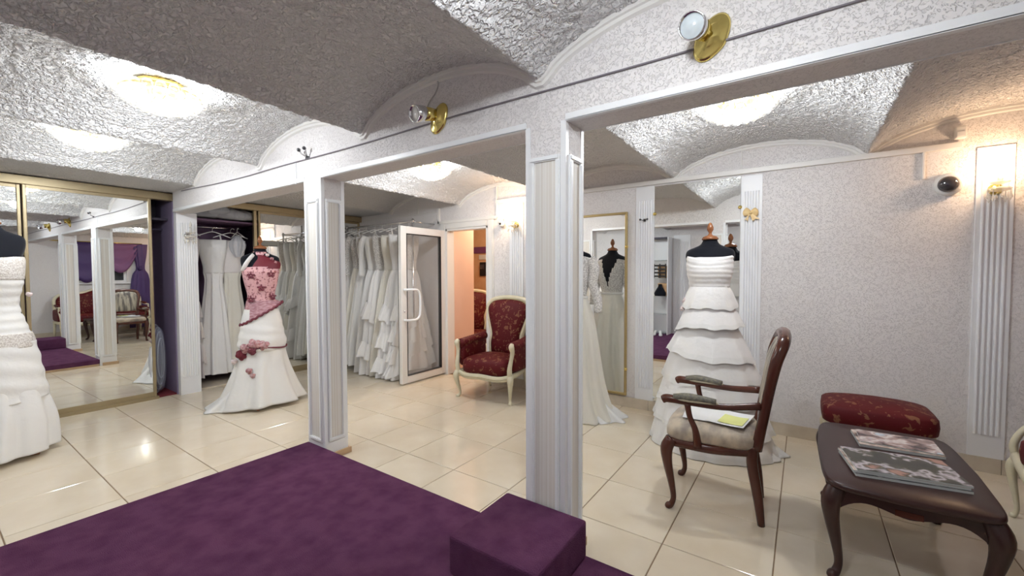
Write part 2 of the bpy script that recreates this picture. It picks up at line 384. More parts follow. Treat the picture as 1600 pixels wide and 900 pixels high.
# white plastic corner strips on the beam's lower edge
t1 = MB()
for a, b in ((-5.885, -3.14), (-2.92, -1.13), (-0.915, XD)):
    t1.box(a, b, YA0 - 0.004, YA0, ZB - 0.003, ZB + 0.028); t1.box(a, b, YA0 - 0.004, YA0 + 0.02, ZB - 0.005, ZB)
    t1.box(a, b, YA1, YA1 + 0.004, ZB - 0.003, ZB + 0.028)
struct(t1.build('trim_1', 'white_trim'), 'white corner strip along the lower edge of the beam')

def arch_trim(name, y, side, lab):
    xs = np.arange(CUSP[0] + 0.02, XD, 0.02); z = vault_z(xs) - 0.004; R = []
    d = 0.016 * side
    for k, (x, zz) in enumerate(zip(xs, z)):
        a, b = max(0, k - 1), min(len(xs) - 1, k + 1); tx, tz = xs[b] - xs[a], z[b] - z[a]; l = math.hypot(tx, tz); nx, nz = tz / l, -tx / l
        pr_ = [(0.016, 0), (0.016, 1.5), (-0.010, 1.5), (-0.014, 0.9), (-0.030, 0.9), (-0.038, 0)]
        R.append([(x + nx * -u, y + d * v_, zz + nz * -u) for u, v_ in pr_])
    return struct(MB().rings(R).build(name, 'warm_white'), lab)
arch_trim('trim_2', YA0, -1, 'white wavy moulding between beam wall and vaulted ceiling')
arch_trim('trim_3', YB, -1, 'white wavy moulding where back wall meets the vaults')

# baseboard of tan tiles on the back wall
bb = struct(B(-3.2, XD, YB - 0.004, YB, 0.0, 0.10).build('baseboard_back', 'grout'), 'tan tile baseboard along the back wall')
x = -3.21
while x < XD:
    x1 = min(x + TS, XD)
    B(x + 0.0015, x1 - 0.0015, YB - 0.014, YB - 0.003, 0.0, 0.105).build('tile', 'tan_tile', bb); x += TS
struct(B(XD - 0.012, XD, YE, YB - 0.02, 0, 0.10).build('baseboard_right', 'tan_tile'))

# cable channel on the back wall
ch = MB(); ch.box(-3.19, 0.90, YB - 0.03, YB, 2.275, 2.318); ch.box(0.70, 0.715, YB - 0.02, YB, 2.08, 2.275); ch.box(-0.475, -0.465, YB - 0.012, YB, 2.318, 2.48); ch.box(-3.195, -3.175, YB - 0.02, YB, 2.10, 2.50)
ch.box(-4.20, -3.19, YB - 0.03, YB, 2.085, 2.125); ch.box(-4.20, -4.17, YB - 0.03, YB, 2.08, 2.30); ch.box(-5.9, -4.2, YB - 0.012, YB, 2.25, 2.262); ch.box(-4.62, -4.605, YB - 0.012, YB, 2.262, 2.49)
struct(ch.build('trim_4', 'warm_white', bevel=0.003), 'white cable channel along the back wall')

# ------------------------------------------------------------------ columns
def column(x0, x1, label):
    t = thing('column', label, 'column', (x0, YA0, 0)); w_, d_ = x1 - x0, YA1 - YA0; H = ZB
    B(0, w_, 0, d_, 0, H).build('core', 'wallpaper', t)
    g = MB()
    for cx, sx in ((0, -1), (w_, 1)):
        for cy, sy in ((0, -1), (d_, 1)):
            g = MB(); a, b = sorted((cx - sx * 0.024, cx + sx * 0.003)); c, d = sorted((cy, cy + sy * 0.003)); g.box(a, b, c, d, 0.002, H)
            a, b = sorted((cx, cx + sx * 0.003)); c, d = sorted((cy - sy * 0.024, cy)); g.box(a, b, c, d, 0.002, H); g.build('corner_strip', 'white_trim', t)
    def face(M, fw):
        m0, z0, z1 = 0.026, 0.135, 1.955
        p = B(m0 + 0.012, fw - m0 - 0.012, -0.004, 0, z0 + 0.012, z1 - 0.012).xf(M).build('panel', 'stripe', t)
        fr = MB()
        for (a, b, c, d) in ((m0, fw - m0, z0, z0 + 0.024), (m0, fw - m0, z1 - 0.024, z1), (m0, m0 + 0.022, z0 + 0.024, z1 - 0.024), (fw - m0 - 0.022, fw - m0, z0 + 0.024, z1 - 0.024)):
            fr.box(a, b, -0.012, 0, c, d); e = 0.006
            fr.box(a + (e if b - a > .03 else .004), b - (e if b - a > .03 else .004), -0.018, -0.012, c + (e if d - c > .03 else .005), d - (e if d - c > .03 else .005))
        fr.xf(M).build('panel_moulding', 'white_trim', t)
        B(0.004, fw - 0.004, -0.006, 0, 0, 0.125).xf(M).build('plinth_board', 'white_paint', t)
    face(Matrix.Identity(4), w_)
    face(Matrix.Translation((w_, 0, 0)) @ Matrix.Rotation(PI / 2, 4, 'Z'), d_)
    face(Matrix.Translation((w_, d_, 0)) @ Matrix.Rotation(PI, 4, 'Z'), w_)
    face(Matrix.Translation((0, d_, 0)) @ Matrix.Rotation(-PI / 2, 4, 'Z'), d_)
    k = MB(); k.box(w_ + 0.006, w_ + 0.022, -0.0, d_ + 0.022, 0, 0.045); k.box(-0.02, w_ + 0.006, d_ + 0.006, d_ + 0.022, 0, 0.045); k.box(-0.022, -0.006, 0.02, d_ + 0.022, 0, 0.045)
    k.build('base_skirting', 'tan_wood', t, bevel=0.003)
column(-3.14, -2.92, 'white panelled column at the far corner of the purple podium')
column(-1.13, -0.915, 'white panelled column standing right behind the purple carpeted step')

# ------------------------------------------------------------------ fluted pilasters
def pilaster(M, wdt, z0, z1, label, flutes=5, top_gap=0.14, bot_gap=0.12):
    t = thing('pilaster', label, 'pilaster'); t.matrix_world = M
    B(0, wdt, -0.012, 0, z0, z1).build('board', 'white_paint', t, bevel=0.002)
    mg = wdt * 0.12; p = (wdt - 2 * mg) / flutes
    rib = MB().rings([[(p * 0.18, -0.0118, z), (p * 0.24, -0.019, z), (p * 0.5, -0.022, z), (p * 0.76, -0.019, z), (p * 0.82, -0.0118, z)] for z in (z0 + bot_gap, z1 - top_gap)]).mesh('rib', 'white_paint')
    for k in range(flutes): inst('rib', rib, t, (mg + k * p, 0, 0))
    return t
TB = lambda x: Matrix.Translation((x, YB, 0))
pilaster(TB(-1.415), 0.185, 0.105, 2.265, 'white fluted pilaster between the gold-framed mirror and the tall mirror', 6)
pilaster(TB(-0.47), 0.165, 0.105, 2.258, 'white fluted pilaster carrying the golden bow', 6)
pilaster(TB(0.977), 0.18, 0.105, 2.262, 'white fluted pilaster below the lit wall lamp beside the dome camera', 5, 0.22, 0.16)
pilaster(TB(-2.99), 0.20, 0.0, 2.26, 'white fluted pilaster with lit wall lamp behind the red armchair', 5, 0.22, 0.16)
# pilaster of the wall behind the camera and the post at the wardrobe
pilaster(Matrix.Translation((-1.95, YE + 0.001, 0)) @ Matrix.Rotation(PI, 4, 'Z'), 0.34, 0.1, 2.2, 'broad white fluted pilaster beside the display shelves', 9)
post = thing('wardrobe_post', 'white fluted end post between the two mirrored wardrobes', 'post')
B(-5.965, -5.885, 1.785, 1.985, 0, ZB).build('body', 'white_paint', post)
for k in range(7):
    y_ = 1.808 + k * 0.0225
    MB().rings([[(-5.886, y_, z), (-5.880, y_ + 0.004, z), (-5.8785, y_ + 0.009, z), (-5.880, y_ + 0.014, z), (-5.886, y_ + 0.018, z)] for z in (0.2, 1.99)]).build('rib', 'white_paint', post)

# ------------------------------------------------------------------ podium and step
pod = thing('podium', 'low purple carpeted podium filling the foreground', 'podium')
B(-3.14, 0.62, YE + 0.002, YA0 - 0.006, 0.032, 0.10).build('carpet_top', 'carpet', pod, bevel=0.008)
B(-3.135, 0.615, YE + 0.002, YA0 - 0.012, 0.0, 0.032).build('wood_skirting', 'tan_wood', pod)
tag(B(-1.24, -0.794, 1.305, 1.745, 0.1005, 0.272).build('step_block', 'carpet', bevel=0.012), 'purple carpeted step block on the podium by the column', 'step')

# ------------------------------------------------------------------ wardrobes
def slide_door(parent, y0, y1, x, ang=0.0, z0=0.03, z1=2.235):
    d = bpy.data.objects.new('sliding_door', None); COL.objects.link(d); d.parent = parent; d.location = (x, (y0 + y1) / 2, 0); d.rotation_euler = (0, 0, ang); d.empty_display_size = 0.1
    h = (y1 - y0) / 2
    B(-0.006, 0.0, -h + 0.012, h - 0.012, z0 + 0.02, z1 - 0.02).build('mirror_pane', 'mirror', d)
    for s_ in (-1, 1):
        a, b = sorted((s_ * h, s_ * (h - 0.026))); B(-0.02, 0.016, a, b, z0, z1).build('stile', 'champagne', d, bevel=0.004)
    B(-0.015, 0.010, -h + 0.026, h - 0.026, z0, z0 + 0.05).build('bottom_rail', 'champagne', d)
    B(-0.015, 0.010, -h + 0.026, h - 0.026, z1 - 0.03, z1).build('top_rail', 'champagne', d)
    return d
wa = thing('wardrobe', 'built-in wardrobe with gold-framed mirror sliding doors left of the white post', 'wardrobe')
B(-6.64, -5.99, YE + 0.01, 1.775, 0.0, 0.015).build('floor_board', 'maroon', wa)
B(XC - 0.06, XC + 0.03, YE + 0.01, 1.785, 2.235, 2.315).build('top_track', 'champagne', wa, bevel=0.004)
B(XC - 0.06, XC + 0.03, YE + 0.01, 1.60, 0.0, 0.03).build('bottom_track', 'champagne', wa)
B(-6.64, XC, 1.775, 1.80, 0.0, 2.315).build('side_panel', 'purple_panel', wa)
B(-6.64, -6.10, 1.0, 1.77, 2.02, 2.045).build('shelf', 'dark_panel', wa)
B(-6.64, -6.50, 1.0, 1.77, 2.045, 2.3).build('shelf_box', 'dark_panel', wa)
MB().tube([(-6.3, 1.0, 1.93), (-6.3, 1.775, 1.93)], 0.012, 10).build('hanging_rod', 'chrome', wa, True)
slide_door(wa, 0.645, 1.585, XC, math.radians(0.85))
slide_door(wa, -0.30, 0.64, XC - 0.035)
wb_ = thing('wardrobe', 'built-in wardrobe behind the pink mannequin, its purple interior half open', 'wardrobe')
B(-6.64, -5.99, 1.99, YB, 0.0, 0.012).build('floor_board', 'tan_tile', wb_)
B(XC - 0.06, XC + 0.03, 1.985, YB, 2.235, 2.315).build('top_track', 'champagne', wb_, bevel=0.004)
B(XC - 0.06, XC + 0.03, 2.67, YB, 0.0, 0.03).build('bottom_track', 'champagne', wb_)
B(-6.64, XC, 1.96, 1.985, 0.0, 2.315).build('side_panel', 'purple_panel', wb_)
B(-6.64, -6.05, 2.75, 2.775, 0.012, 2.315).build('divider_panel', 'dark_panel', wb_)
B(-6.64, -6.06, 1.985, 2.75, 2.06, 2.08).build('shelf', 'purple_back', wb_)
MB().tube([(-6.3, 1.985, 2.0), (-6.3, 2.75, 2.0)], 0.012, 10).build('hanging_rod', 'chrome', wb_, True)
slide_door(wb_, 2.70, 3.50, XC)
slide_door(wb_, 3.47, YB - 0.005, XC - 0.035)
B(XC - 0.05, XC - 0.01, 2.655, 2.69, 0.03, 2.235).build('stile', 'champagne', wb_)

# hoop petticoat folded flat against the partition
hp = thing('hoop_petticoat', 'round hoop petticoat in clear film leaning inside the open wardrobe end', 'petticoat', (-6.16, 1.60, 0.42))
for k, (r_, off) in enumerate(((0.36, 0), (0.33, 0.02), (0.28, 0.035), (0.21, 0.045))):
    MB().tube([(r_ * 0.55 * math.cos(a), 0.04 + off - 0.30 * r_ * math.cos(a), 1.1 * r_ * math.sin(a)) for a in np.linspace(0, 2 * PI, 40, endpoint=False)], 0.007, 6, closed=True).build('hoop', 'tulle', hp, True)
MB().loft([(-0.39, 0.02, 0.02, 0, 0.04, 0), (-0.30, 0.15, 0.06, 0, 0.04, .03), (0, 0.20, 0.07, 0, 0.04, .03), (0.30, 0.15, 0.06, 0, 0.04, .03), (0.39, 0.02, 0.02, 0, 0.04, 0)], 20, 32, 9).build('film_cover', 'clear_film', hp, True)

# ------------------------------------------------------------------ doorway, door, corridor
fr = MB()
for a, b, c, d in ((DX0 - 0.10, DX0, 0, 2.095), (DX1, DX1 + 0.09, 0, 2.095), (DX0, DX1, DZ, 2.095)):
    fr.box(a, b, YB - 0.02, YB, c, d); fr.box(a + 0.012, b - 0.012, YB - 0.03, YB - 0.02, c, d - 0.012)
fr.box(DX0, DX0 + 0.03, YB - 0.02, YB + 0.12, 0, DZ); fr.box(DX1 - 0.03, DX1, YB - 0.02, YB + 0.12, 0, DZ); fr.box(DX0, DX1, YB - 0.02, YB + 0.12, DZ - 0.03, DZ)
struct(fr.build('door_frame_1', 'warm_white', bevel=0.003), 'white frame of the doorway in the back wall')
dr = sempty('door_1', 'open white glazed door with a white bow handle'); dr.location = (-4.125, 3.485, 0)
DL, DH = 0.785, 1.99; sw = 0.09; th = 0.055
for nm, a, b, c, d in (('stile', 0, sw, 0.02, DH), ('stile', DL - sw, DL, 0.02, DH), ('rail', sw, DL - sw, 0.02, 0.02 + sw), ('rail', sw, DL - sw, DH - sw, DH)):
    B(0, th, a, b, c, d).build(nm, 'warm_white', dr, bevel=0.006)
gk = MB()
for a, b, c, d in ((sw, sw + .008, .02 + sw, DH - sw), (DL - sw - .008, DL - sw, .02 + sw, DH - sw), (sw, DL - sw, .02 + sw, .028 + sw), (sw, DL - sw, DH - sw - .008, DH - sw)): gk.box(0.004, th + .002, a, b, c, d)
gk.build('gasket', 'black_plastic', dr)
B(0.022, 0.030, sw, DL - sw, 0.02 + sw, DH - sw).build('glass_pane', 'door_glass', dr)
B(-0.004, 0.0, -0.001, 0.02, 0.02, DH).build('edge_seal', 'black_plastic', dr)
for sx in (1,):
    MB().tube([(th, 0.045, 0.82), (th + 0.05, 0.045, 0.82), (th + 0.075, 0.10, 0.82), (th + 0.075, 0.190, 0.83), (th + 0.075, 0.235, 0.90), (th + 0.075, 0.235, 1.12), (th + 0.075, 0.190, 1.19), (th + 0.075, 0.10, 1.20), (th + 0.05, 0.045, 1.20), (th, 0.045, 1.20)], 0.0145, 10, smooth=60).build('handle', 'white_trim', dr, True)
MB().lathe([(0, 0), (0.012, 0), (0.012, 0.012), (0, 0.012)], 12, (th, 0.045, 0.93), 'x').build('lock', 'chrome', dr, True)
co = MB(); co.box(-4.30, DX0, YB + 0.12, 4.86, 0, 2.4)
struct(co.build('wall_corridor_near', 'peach'), 'peach corridor wall seen through the doorway')
struct(B(-6.3, -2.2, 6.25, 6.35, 0, 2.5).build('wall_corridor_far', 'orange_wall'), 'orange far wall of the corridor')
struct(B(-6.4, -6.3, 4.4, 6.35, 0, 2.5).build('wall_corridor_left', 'peach'))
struct(B(-2.3, -2.2, 4.4, 6.35, 0, 2.5).build('wall_corridor_right', 'peach'))
struct(B(-6.4, -2.2, 4.40, 6.35, -0.05, -0.002).build('floor_corridor', 'tile'))
struct(B(-6.4, -2.2, 4.40, 6.35, 2.42, 2.5).build('ceiling_corridor', 'stucco'))
for a, b in ((-6.4, -4.30), (DX1 + 0.05, -2.2)): struct(B(a, b, YB + 0.121, YB + 0.15, 0, 2.42).build('wall_corridor_inner', 'peach'))
tag(B(-5.22, -4.90, 6.225, 6.248, 1.78, 1.90).build('wall_plaque', 'sign_purple', bevel=0.004), 'small purple plaque on the orange corridor wall', 'plaque')
ph = thing('intercom', 'black handset intercom on the corridor wall', 'intercom', (-4.98, 6.248, 1.35))
B(-0.07, 0.07, -0.03, 0, 0, 0.26).build('body', 'black_plastic', ph, bevel=0.008); B(-0.05, 0.05, -0.055, -0.03, 0.13, 0.22).build('screen_hood', 'dome_glass', ph, bevel=0.01)
tag(B(-5.08, -4.86, 6.232, 6.248, 1.66, 1.75).build('light_switch_strip', 'plastic_white', bevel=0.004), 'white switch strip under the purple plaque', 'switch')
pl = thing('corridor_pilaster', 'white painted board standing at the corridor wall', 'board', (-4.62, 6.245, 0))
B(0, 0.16, -0.03, 0, 0, 2.1).build('board', 'warm_white', pl); B(0.03, 0.13, -0.045, -0.03, 0.2, 2.0).build('raised_panel', 'warm_white', pl)
cl = bpy.data.lights.new('corridor_lamp_light', 'POINT'); cl.energy = 26; cl.color = (1, 0.78, 0.55); cl.shadow_soft_size = 0.12
lk = thing('corridor_ceiling_lamp', 'warm ceiling lamp of the corridor beyond the doorway', 'ceiling lamp', (-3.7, 5.3, 2.42))
MB().lathe([(0, 0), (0.13, 0), (0.13, -0.02), (0.10, -0.05), (0, -0.065)], 24).build('shade', 'bulb_warm', lk, True)
clo = bpy.data.objects.new('corridor_lamp_light', cl); COL.objects.link(clo); clo.parent = lk; clo.location = (0, 0, -0.16)

# ------------------------------------------------------------------ mirrors on the back wall
tag(B(-1.228, -0.474, YB - 0.014, YB - 0.002, 0.115, 2.258).build('wall_mirror', 'mirror'), 'tall frameless wall mirror behind the tiered white dress', 'mirror')
gm = thing('framed_mirror', 'wall mirror in a thin gold frame behind the lace-backed dress', 'mirror', (-2.22, YB - 0.002, 0.12))
B(0.02, 0.70, -0.016, 0, 0.02, 1.89).build('mirror_pane', 'mirror', gm)
for a, b, c, d in ((0, 0.72, 0, 0.026), (0, 0.72, 1.885, 1.91), (0, 0.024, 0.026, 1.885), (0.696, 0.72, 0.026, 1.885)): B(a, b, -0.03, 0, c, d).build('frame_bar', 'gold_frame', gm, bevel=0.005)
for zz in (0.28, 1.55): MB().sphere((0.715, -0.03, zz), 0.018, 10, 8).build('frame_boss', 'polished_gold', gm, True)
for i, (x, z, lab) in enumerate(((-1.226, 1.985, 'small brass mirror clip left of the tall mirror'), (-0.476, 1.985, 'small brass mirror clip beside the golden bow'))):
    tag(MB().lathe([(0, 0), (0.017, 0), (0.015, 0.008), (0.006, 0.013), (0, 0.014)], 16, (x, YB - 0.016, z), '-y').build('mirror_clip', 'brass', None, True), lab, 'clip')
hk = thing('double_hook', 'little two-knob hook on the pilaster left of the tall mirror', 'hook', (-1.322, YB - 0.022, 1.93))
B(-0.012, 0.012, -0.006, 0, -0.014, 0.014).build('plate', 'dark_chrome', hk)
for s_ in (-1, 1):
    MB().tube([(0, -0.006, 0), (s_ * 0.016, -0.03, -0.002), (s_ * 0.032, -0.036, 0.004)], 0.004, 8).build('arm', 'dark_chrome', hk, True); MB().sphere((s_ * 0.035, -0.037, 0.005), 0.011, 10, 8).build('knob', 'dark_chrome', hk, True)
bw = thing('ribbon_bow', 'golden satin ribbon bow pinned to the fluted pilaster', 'bow', (-0.392, YB - 0.030, 1.925))
for s_ in (-1, 1):
    MB().loft([(0, 0.014, 0.010, 0, 0, .1), (0.02, 0.030, 0.016, 0, 0, .1), (0.045, 0.036, 0.018, 0, 0, .1), (0.060, 0.012, 0.008, 0, 0, .1)], 10, 16, 3).xf(Matrix.Rotation(s_ * 1.35, 4, 'Y')).build('loop', 'gold_satin', bw, True)
    MB().add([(-0.010, -0.012, -0.005), (0.010, -0.012, -0.005), (s_ * 0.062 + 0.012, -0.010, -0.060), (s_ * 0.038, -0.012, -0.055), (s_ * 0.022 - s_ * 0.004, -0.010, -0.072), (-0.010, -0.006, -0.005), (0.010, -0.006, -0.005), (s_ * 0.062 + 0.012, -0.004, -0.060), (s_ * 0.038, -0.006, -0.055), (s_ * 0.018, -0.004, -0.072)],
             [(0, 1, 2, 3, 4), (9, 8, 7, 6, 5), (0, 5, 6, 1), (1, 6, 7, 2), (2, 7, 8, 3), (3, 8, 9, 4), (4, 9, 5, 0)]).build('tail', 'gold_satin', bw)
MB().sphere((0, -0.012, 0), 0.014, 10, 8).build('knot', 'gold_satin', bw, True)

# ------------------------------------------------------------------ dome camera, sensor, bullet camera
dc = thing('dome_camera', 'white security camera with dark dome on the back wall', 'camera', (0.845, YB, 2.03)); dc.rotation_euler = (0.12, 0, -0.25)
MB().lathe([(0, 0), (0.078, 0), (0.080, 0.02), (0.074, 0.045), (0.060, 0.055), (0, 0.055)], 28, (0, 0, 0), '-y').build('housing', 'plastic_white', dc, True)
MB().lathe([(0.058, 0.050), (0.054, 0.070), (0.040, 0.088), (0.020, 0.097), (0.001, 0.099)], 28, (0, 0, 0), '-y').build('dome', 'dome_glass', dc, True)
B(-0.145, -0.06, -0.02, 0, -0.018, 0.018).build('junction', 'plastic_white', dc)
ms = thing('motion_sensor', 'small white motion sensor box above the cable channel', 'sensor', (0.885, YB, 2.335))
B(-0.03, 0.03, -0.06, -0.012, 0, 0.085).build('body', 'plastic_white', ms, bevel=0.008); B(-0.02, 0.02, -0.064, -0.058, 0.012, 0.045).build('lens', 'paper', ms); B(-0.015, 0.015, -0.014, 0, 0.02, 0.06).build('bracket', 'plastic_white', ms)
bc = thing('bullet_camera', 'tiny white camera on the wall right of the doorway', 'camera', (-3.085, YB, 2.03))
MB().tube([(0, 0, 0.05), (0, -0.03, 0.045), (0, -0.04, 0.01)], 0.007, 8).build('bracket', 'plastic_white', bc, True)
MB().lathe([(0, -0.03), (0.032, -0.03), (0.036, 0), (0.034, 0.03), (0, 0.032)], 20, (0, -0.05, -0.02), '-y').build('housing', 'plastic_white', bc, True)
MB().lathe([(0, 0), (0.016, 0), (0.012, 0.008), (0, 0.009)], 14, (0.004, -0.082, -0.02), '-y').build('lens', 'black_plastic', bc, True)

# ------------------------------------------------------------------ wall lamps with crystal drops
def sconce(M, label, lit=True):
    br = 'brass' if lit else 'chrome'
    t = thing('wall_sconce', label, 'wall lamp'); t.matrix_world = M
    MB().lathe([(0, 0), (0.035, 0), (0.038, 0.008), (0.02, 0.016), (0, 0.018)], 18, (0, 0, 0), '-y').build('wall_plate', br, t, True)
    MB().tube([(0, -0.015, 0), (0, -0.05, -0.03), (0, -0.085, -0.02), (0, -0.09, 0.02)], 0.006, 8, smooth=16).build('arm', br, t, True)
    MB().lathe([(0.004, 0.018), (0.045, 0.030), (0.050, 0.038), (0.030, 0.034), (0.004, 0.028)], 20, (0, -0.09, 0)).build('drip_pan', 'crystal', t, True)
    MB().lathe([(0.004, -0.03), (0.050, -0.022), (0.058, -0.008), (0.045, 0.002), (0.004, 0.0)], 20, (0, -0.085, 0)).build('crystal_bowl', 'crystal', t, True)
    MB().lathe([(0, 0.03), (0.013, 0.03), (0.013, 0.095), (0, 0.095)], 14, (0, -0.09, 0)).build('candle', 'cream_wood' if lit else 'bulb_off', t, True)
    MB().lathe([(0.001, 0.095), (0.008, 0.098), (0.015, 0.115), (0.012, 0.14), (0.001, 0.165)], 14, (0, -0.09, 0)).build('bulb', 'bulb_warm' if lit else 'bulb_off', t, True)
    for k in range(8):
        a = k * PI / 4; x_, y_ = 0.054 * math.cos(a), -0.085 + 0.054 * math.sin(a); L = 0.055 + 0.02 * (k % 2)
        MB().tube([(x_, y_, -0.012), (x_, y_, -0.02 - L * 0.4), (x_, y_, -0.02 - L * 0.75), (x_, y_, -0.02 - L)], [0.002, 0.003, 0.009, 0.002], 6).build('crystal_drop', 'crystal', t)
    if lit:
        l = bpy.data.lights.new('sconce_light', 'POINT'); l.energy = SCONCE_W; l.color = SCONCE_C; l.shadow_soft_size = 0.035
        o = bpy.data.objects.new('sconce_light', l); COL.objects.link(o); o.parent = t; o.location = (0, -0.15, 0.16)
    return t
sconce(Matrix.Translation((1.066, YB - 0.014, 1.965)), 'lit crystal wall lamp on the pilaster at the right')
sconce(Matrix.Translation((-2.885, YB - 0.014, 1.985)), 'lit crystal wall lamp beside the doorway and red armchair')
sconce(Matrix.Translation((-5.876, 1.886, 1.84)) @ Matrix.Rotation(PI / 2, 4, 'Z'), 'unlit candle wall lamp on the white wardrobe post', False)

# ------------------------------------------------------------------ crystal ceiling lights
bead_me = MB().sphere((0, 0, 0), 0.027, 10, 8).mesh('crystal_bead', 'bead_glass', True)
def ceiling_light(x, y, label):
    zt = float(vault_z(np.array([x]))[0]) - 0.004
    t = thing('ceiling_light', label, 'ceiling lamp', (x, y, zt), 0, 'crystal ceiling lights')
    MB().lathe([(0, 0), (0.115, 0), (0.12, -0.012), (0.115, -0.05), (0.095, -0.055), (0, -0.055)], 32).build('gold_base', 'polished_gold', t, True)
    MB().tube([(0.190 * math.cos(a), 0.190 * math.sin(a), -0.062) for a in np.linspace(0, 2 * PI, 40, endpoint=False)], 0.005, 6, closed=True).build('ring', 'polished_gold', t, True)
    for k in range(6):
        a = k * PI / 3; MB().tube([(0.09 * math.cos(a), 0.09 * math.sin(a), -0.02), (0.12 * math.cos(a), 0.12 * math.sin(a), -0.05), (0.190 * math.cos(a), 0.190 * math.sin(a), -0.062)], 0.004, 6).build('arm', 'polished_gold', t, True)
    for r_, z_, n_ in ((0.200, -0.075, 22), (0.165, -0.105, 18), (0.122, -0.128, 14), (0.078, -0.143, 9), (0.034, -0.152, 4)):
        for k in range(n_):
            a = 2 * PI * (k + 0.5 * (n_ % 2)) / n_; inst('crystal_bead', bead_me, t, (r_ * math.cos(a), r_ * math.sin(a), z_))
    for k in range(4):
        a = k * PI / 2 + 0.4; MB().sphere((0.14 * math.cos(a), 0.14 * math.sin(a), -0.075), 0.017, 10, 8).build('bulb', 'bulb_cold', t, True)
    l = bpy.data.lights.new('ceiling_lamp_light', 'POINT'); l.energy = LAMP_W; l.color = LAMP_C; l.shadow_soft_size = 0.06
    o = bpy.data.objects.new('ceiling_lamp_light', l); COL.objects.link(o); o.parent = t; o.location = (0, 0, -0.15)
    return t
ceiling_light(-3.14, 0.90, 'crystal bead ceiling light in the vault above the podium\'s left edge')
ceiling_light(-4.50, 0.84, 'crystal bead ceiling light in the vault nearest the mirrored wardrobe')
ceiling_light(-3.14, 3.07, 'crystal bead ceiling light in the back room before the doorway')
ceiling_light(-0.36, 3.03, 'crystal bead ceiling light in the back room by the tall mirror')
ceiling_light(-0.36, 0.75, 'crystal bead ceiling light in the front vault above the brass spotlights')

# ------------------------------------------------------------------ brass spotlights on the beam, cable
def spotlight(x, z, label, aim, lit_col):
    t = thing('spotlight', label, 'spotlight', (x, YA0, z))
    out = []
    for k in range(40):       # rounded leaf-shaped plate
        a = 2 * PI * k / 40; r_ = 0.064 * (1 + 0.45 * abs(math.cos(a - 0.9)) ** 4); out.append((r_ * math.cos(a) * 0.86, r_ * math.sin(a)))
    MB().rings([[(px * q, -d, pz * q) for px, pz in out] for q, d in ((1, 0), (1.0, 0.008), (0.86, 0.016), (0.62, 0.017), (0.50, 0.026), (0.2, 0.036))]).build('wall_plate', 'brass', t, True)
    A = Vector(aim).normalized(); c = Vector((-0.035, -0.085, 0.01))
    MB().tube([(0, -0.03, 0), (-0.012, -0.055, 0.006), (-0.03, -0.075, 0.012)], 0.012, 10).build('arm', 'brass', t, True)
    M = Matrix.Translation(c) @ A.to_track_quat('Z', 'Y').to_matrix().to_4x4() @ Matrix.Scale(1.4, 4)
    MB().lathe([(0, -0.055), (0.022, -0.055), (0.026, -0.03), (0.026, 0.0), (0, 0.0)], 20).xf(M).build('lamp_socket', 'brass', t, True)
    MB().lathe([(0.026, -0.002), (0.031, 0.005), (0.033, 0.05), (0.030, 0.05), (0.027, 0.01)], 24).xf(M).build('shade_ring', 'chrome', t, True)
    MB().lathe([(0.001, 0.044), (0.029, 0.042), (0.027, 0.0), (0.001, 0.0)], 24).xf(M).build('bulb_face', lit_col, t, True)
    return t
spotlight(-0.30, 2.283, 'brass spotlight high on the beam above the dark armchair', (-0.10, -1, -0.30), 'frost_glass')
spotlight(-1.715, 2.277, 'brass spotlight on the beam between the two columns', (-0.10, -1, -0.25), 'bulb_off')
dh = thing('spotlight_bracket', 'small bare two-knob bracket on the beam above the far column', 'bracket', (-3.08, YA0, 2.275))
B(-0.02, 0.02, -0.012, 0, -0.016, 0.004).build('plate', 'dark_chrome', dh)
for s_ in (-1, 1):
    MB().tube([(0, -0.01, 0), (s_ * 0.02, -0.04, 0.02), (s_ * 0.035, -0.05, 0.045)], 0.005, 8).build('arm', 'chrome', dh, True); MB().sphere((s_ * 0.038, -0.052, 0.05), 0.014, 10, 8).build('knob', 'dark_chrome', dh, True)
tag(MB().tube([(xx, YA0 - 0.006, 2.262 + 0.004 * math.sin(xx * 3.1) + (0.05 * max(0, (-4 - xx)) if xx < -4 else 0) * 0.5) for xx in np.linspace(-5.6, 1.8, 90)], 0.0045, 6).build('cable', 'grey_cable', None, True), 'thin grey cable running along the beam', 'cable')
tag(MB().tube([(-1.72, YA0 - 0.006, 2.50), (-1.735, YA0 - 0.008, 2.44), (-1.80, YA0 - 0.008, 2.38), (-1.80, YA0 - 0.008, 2.33), (-1.75, YA0 - 0.012, 2.315), (-1.72, YA0 - 0.012, 2.30)], 0.005, 6, smooth=30).build('lamp_wire', 'warm_white', None, True), 'pale wire from the ceiling to the middle spotlight', 'wire')
tag(B(-3.255, -3.245, YA0 - 0.008, YA0, ZB - 0.01, 2.258).build('cable_cover', 'white_trim'), 'short white cable cover on the beam left of the far column', 'cable cover')

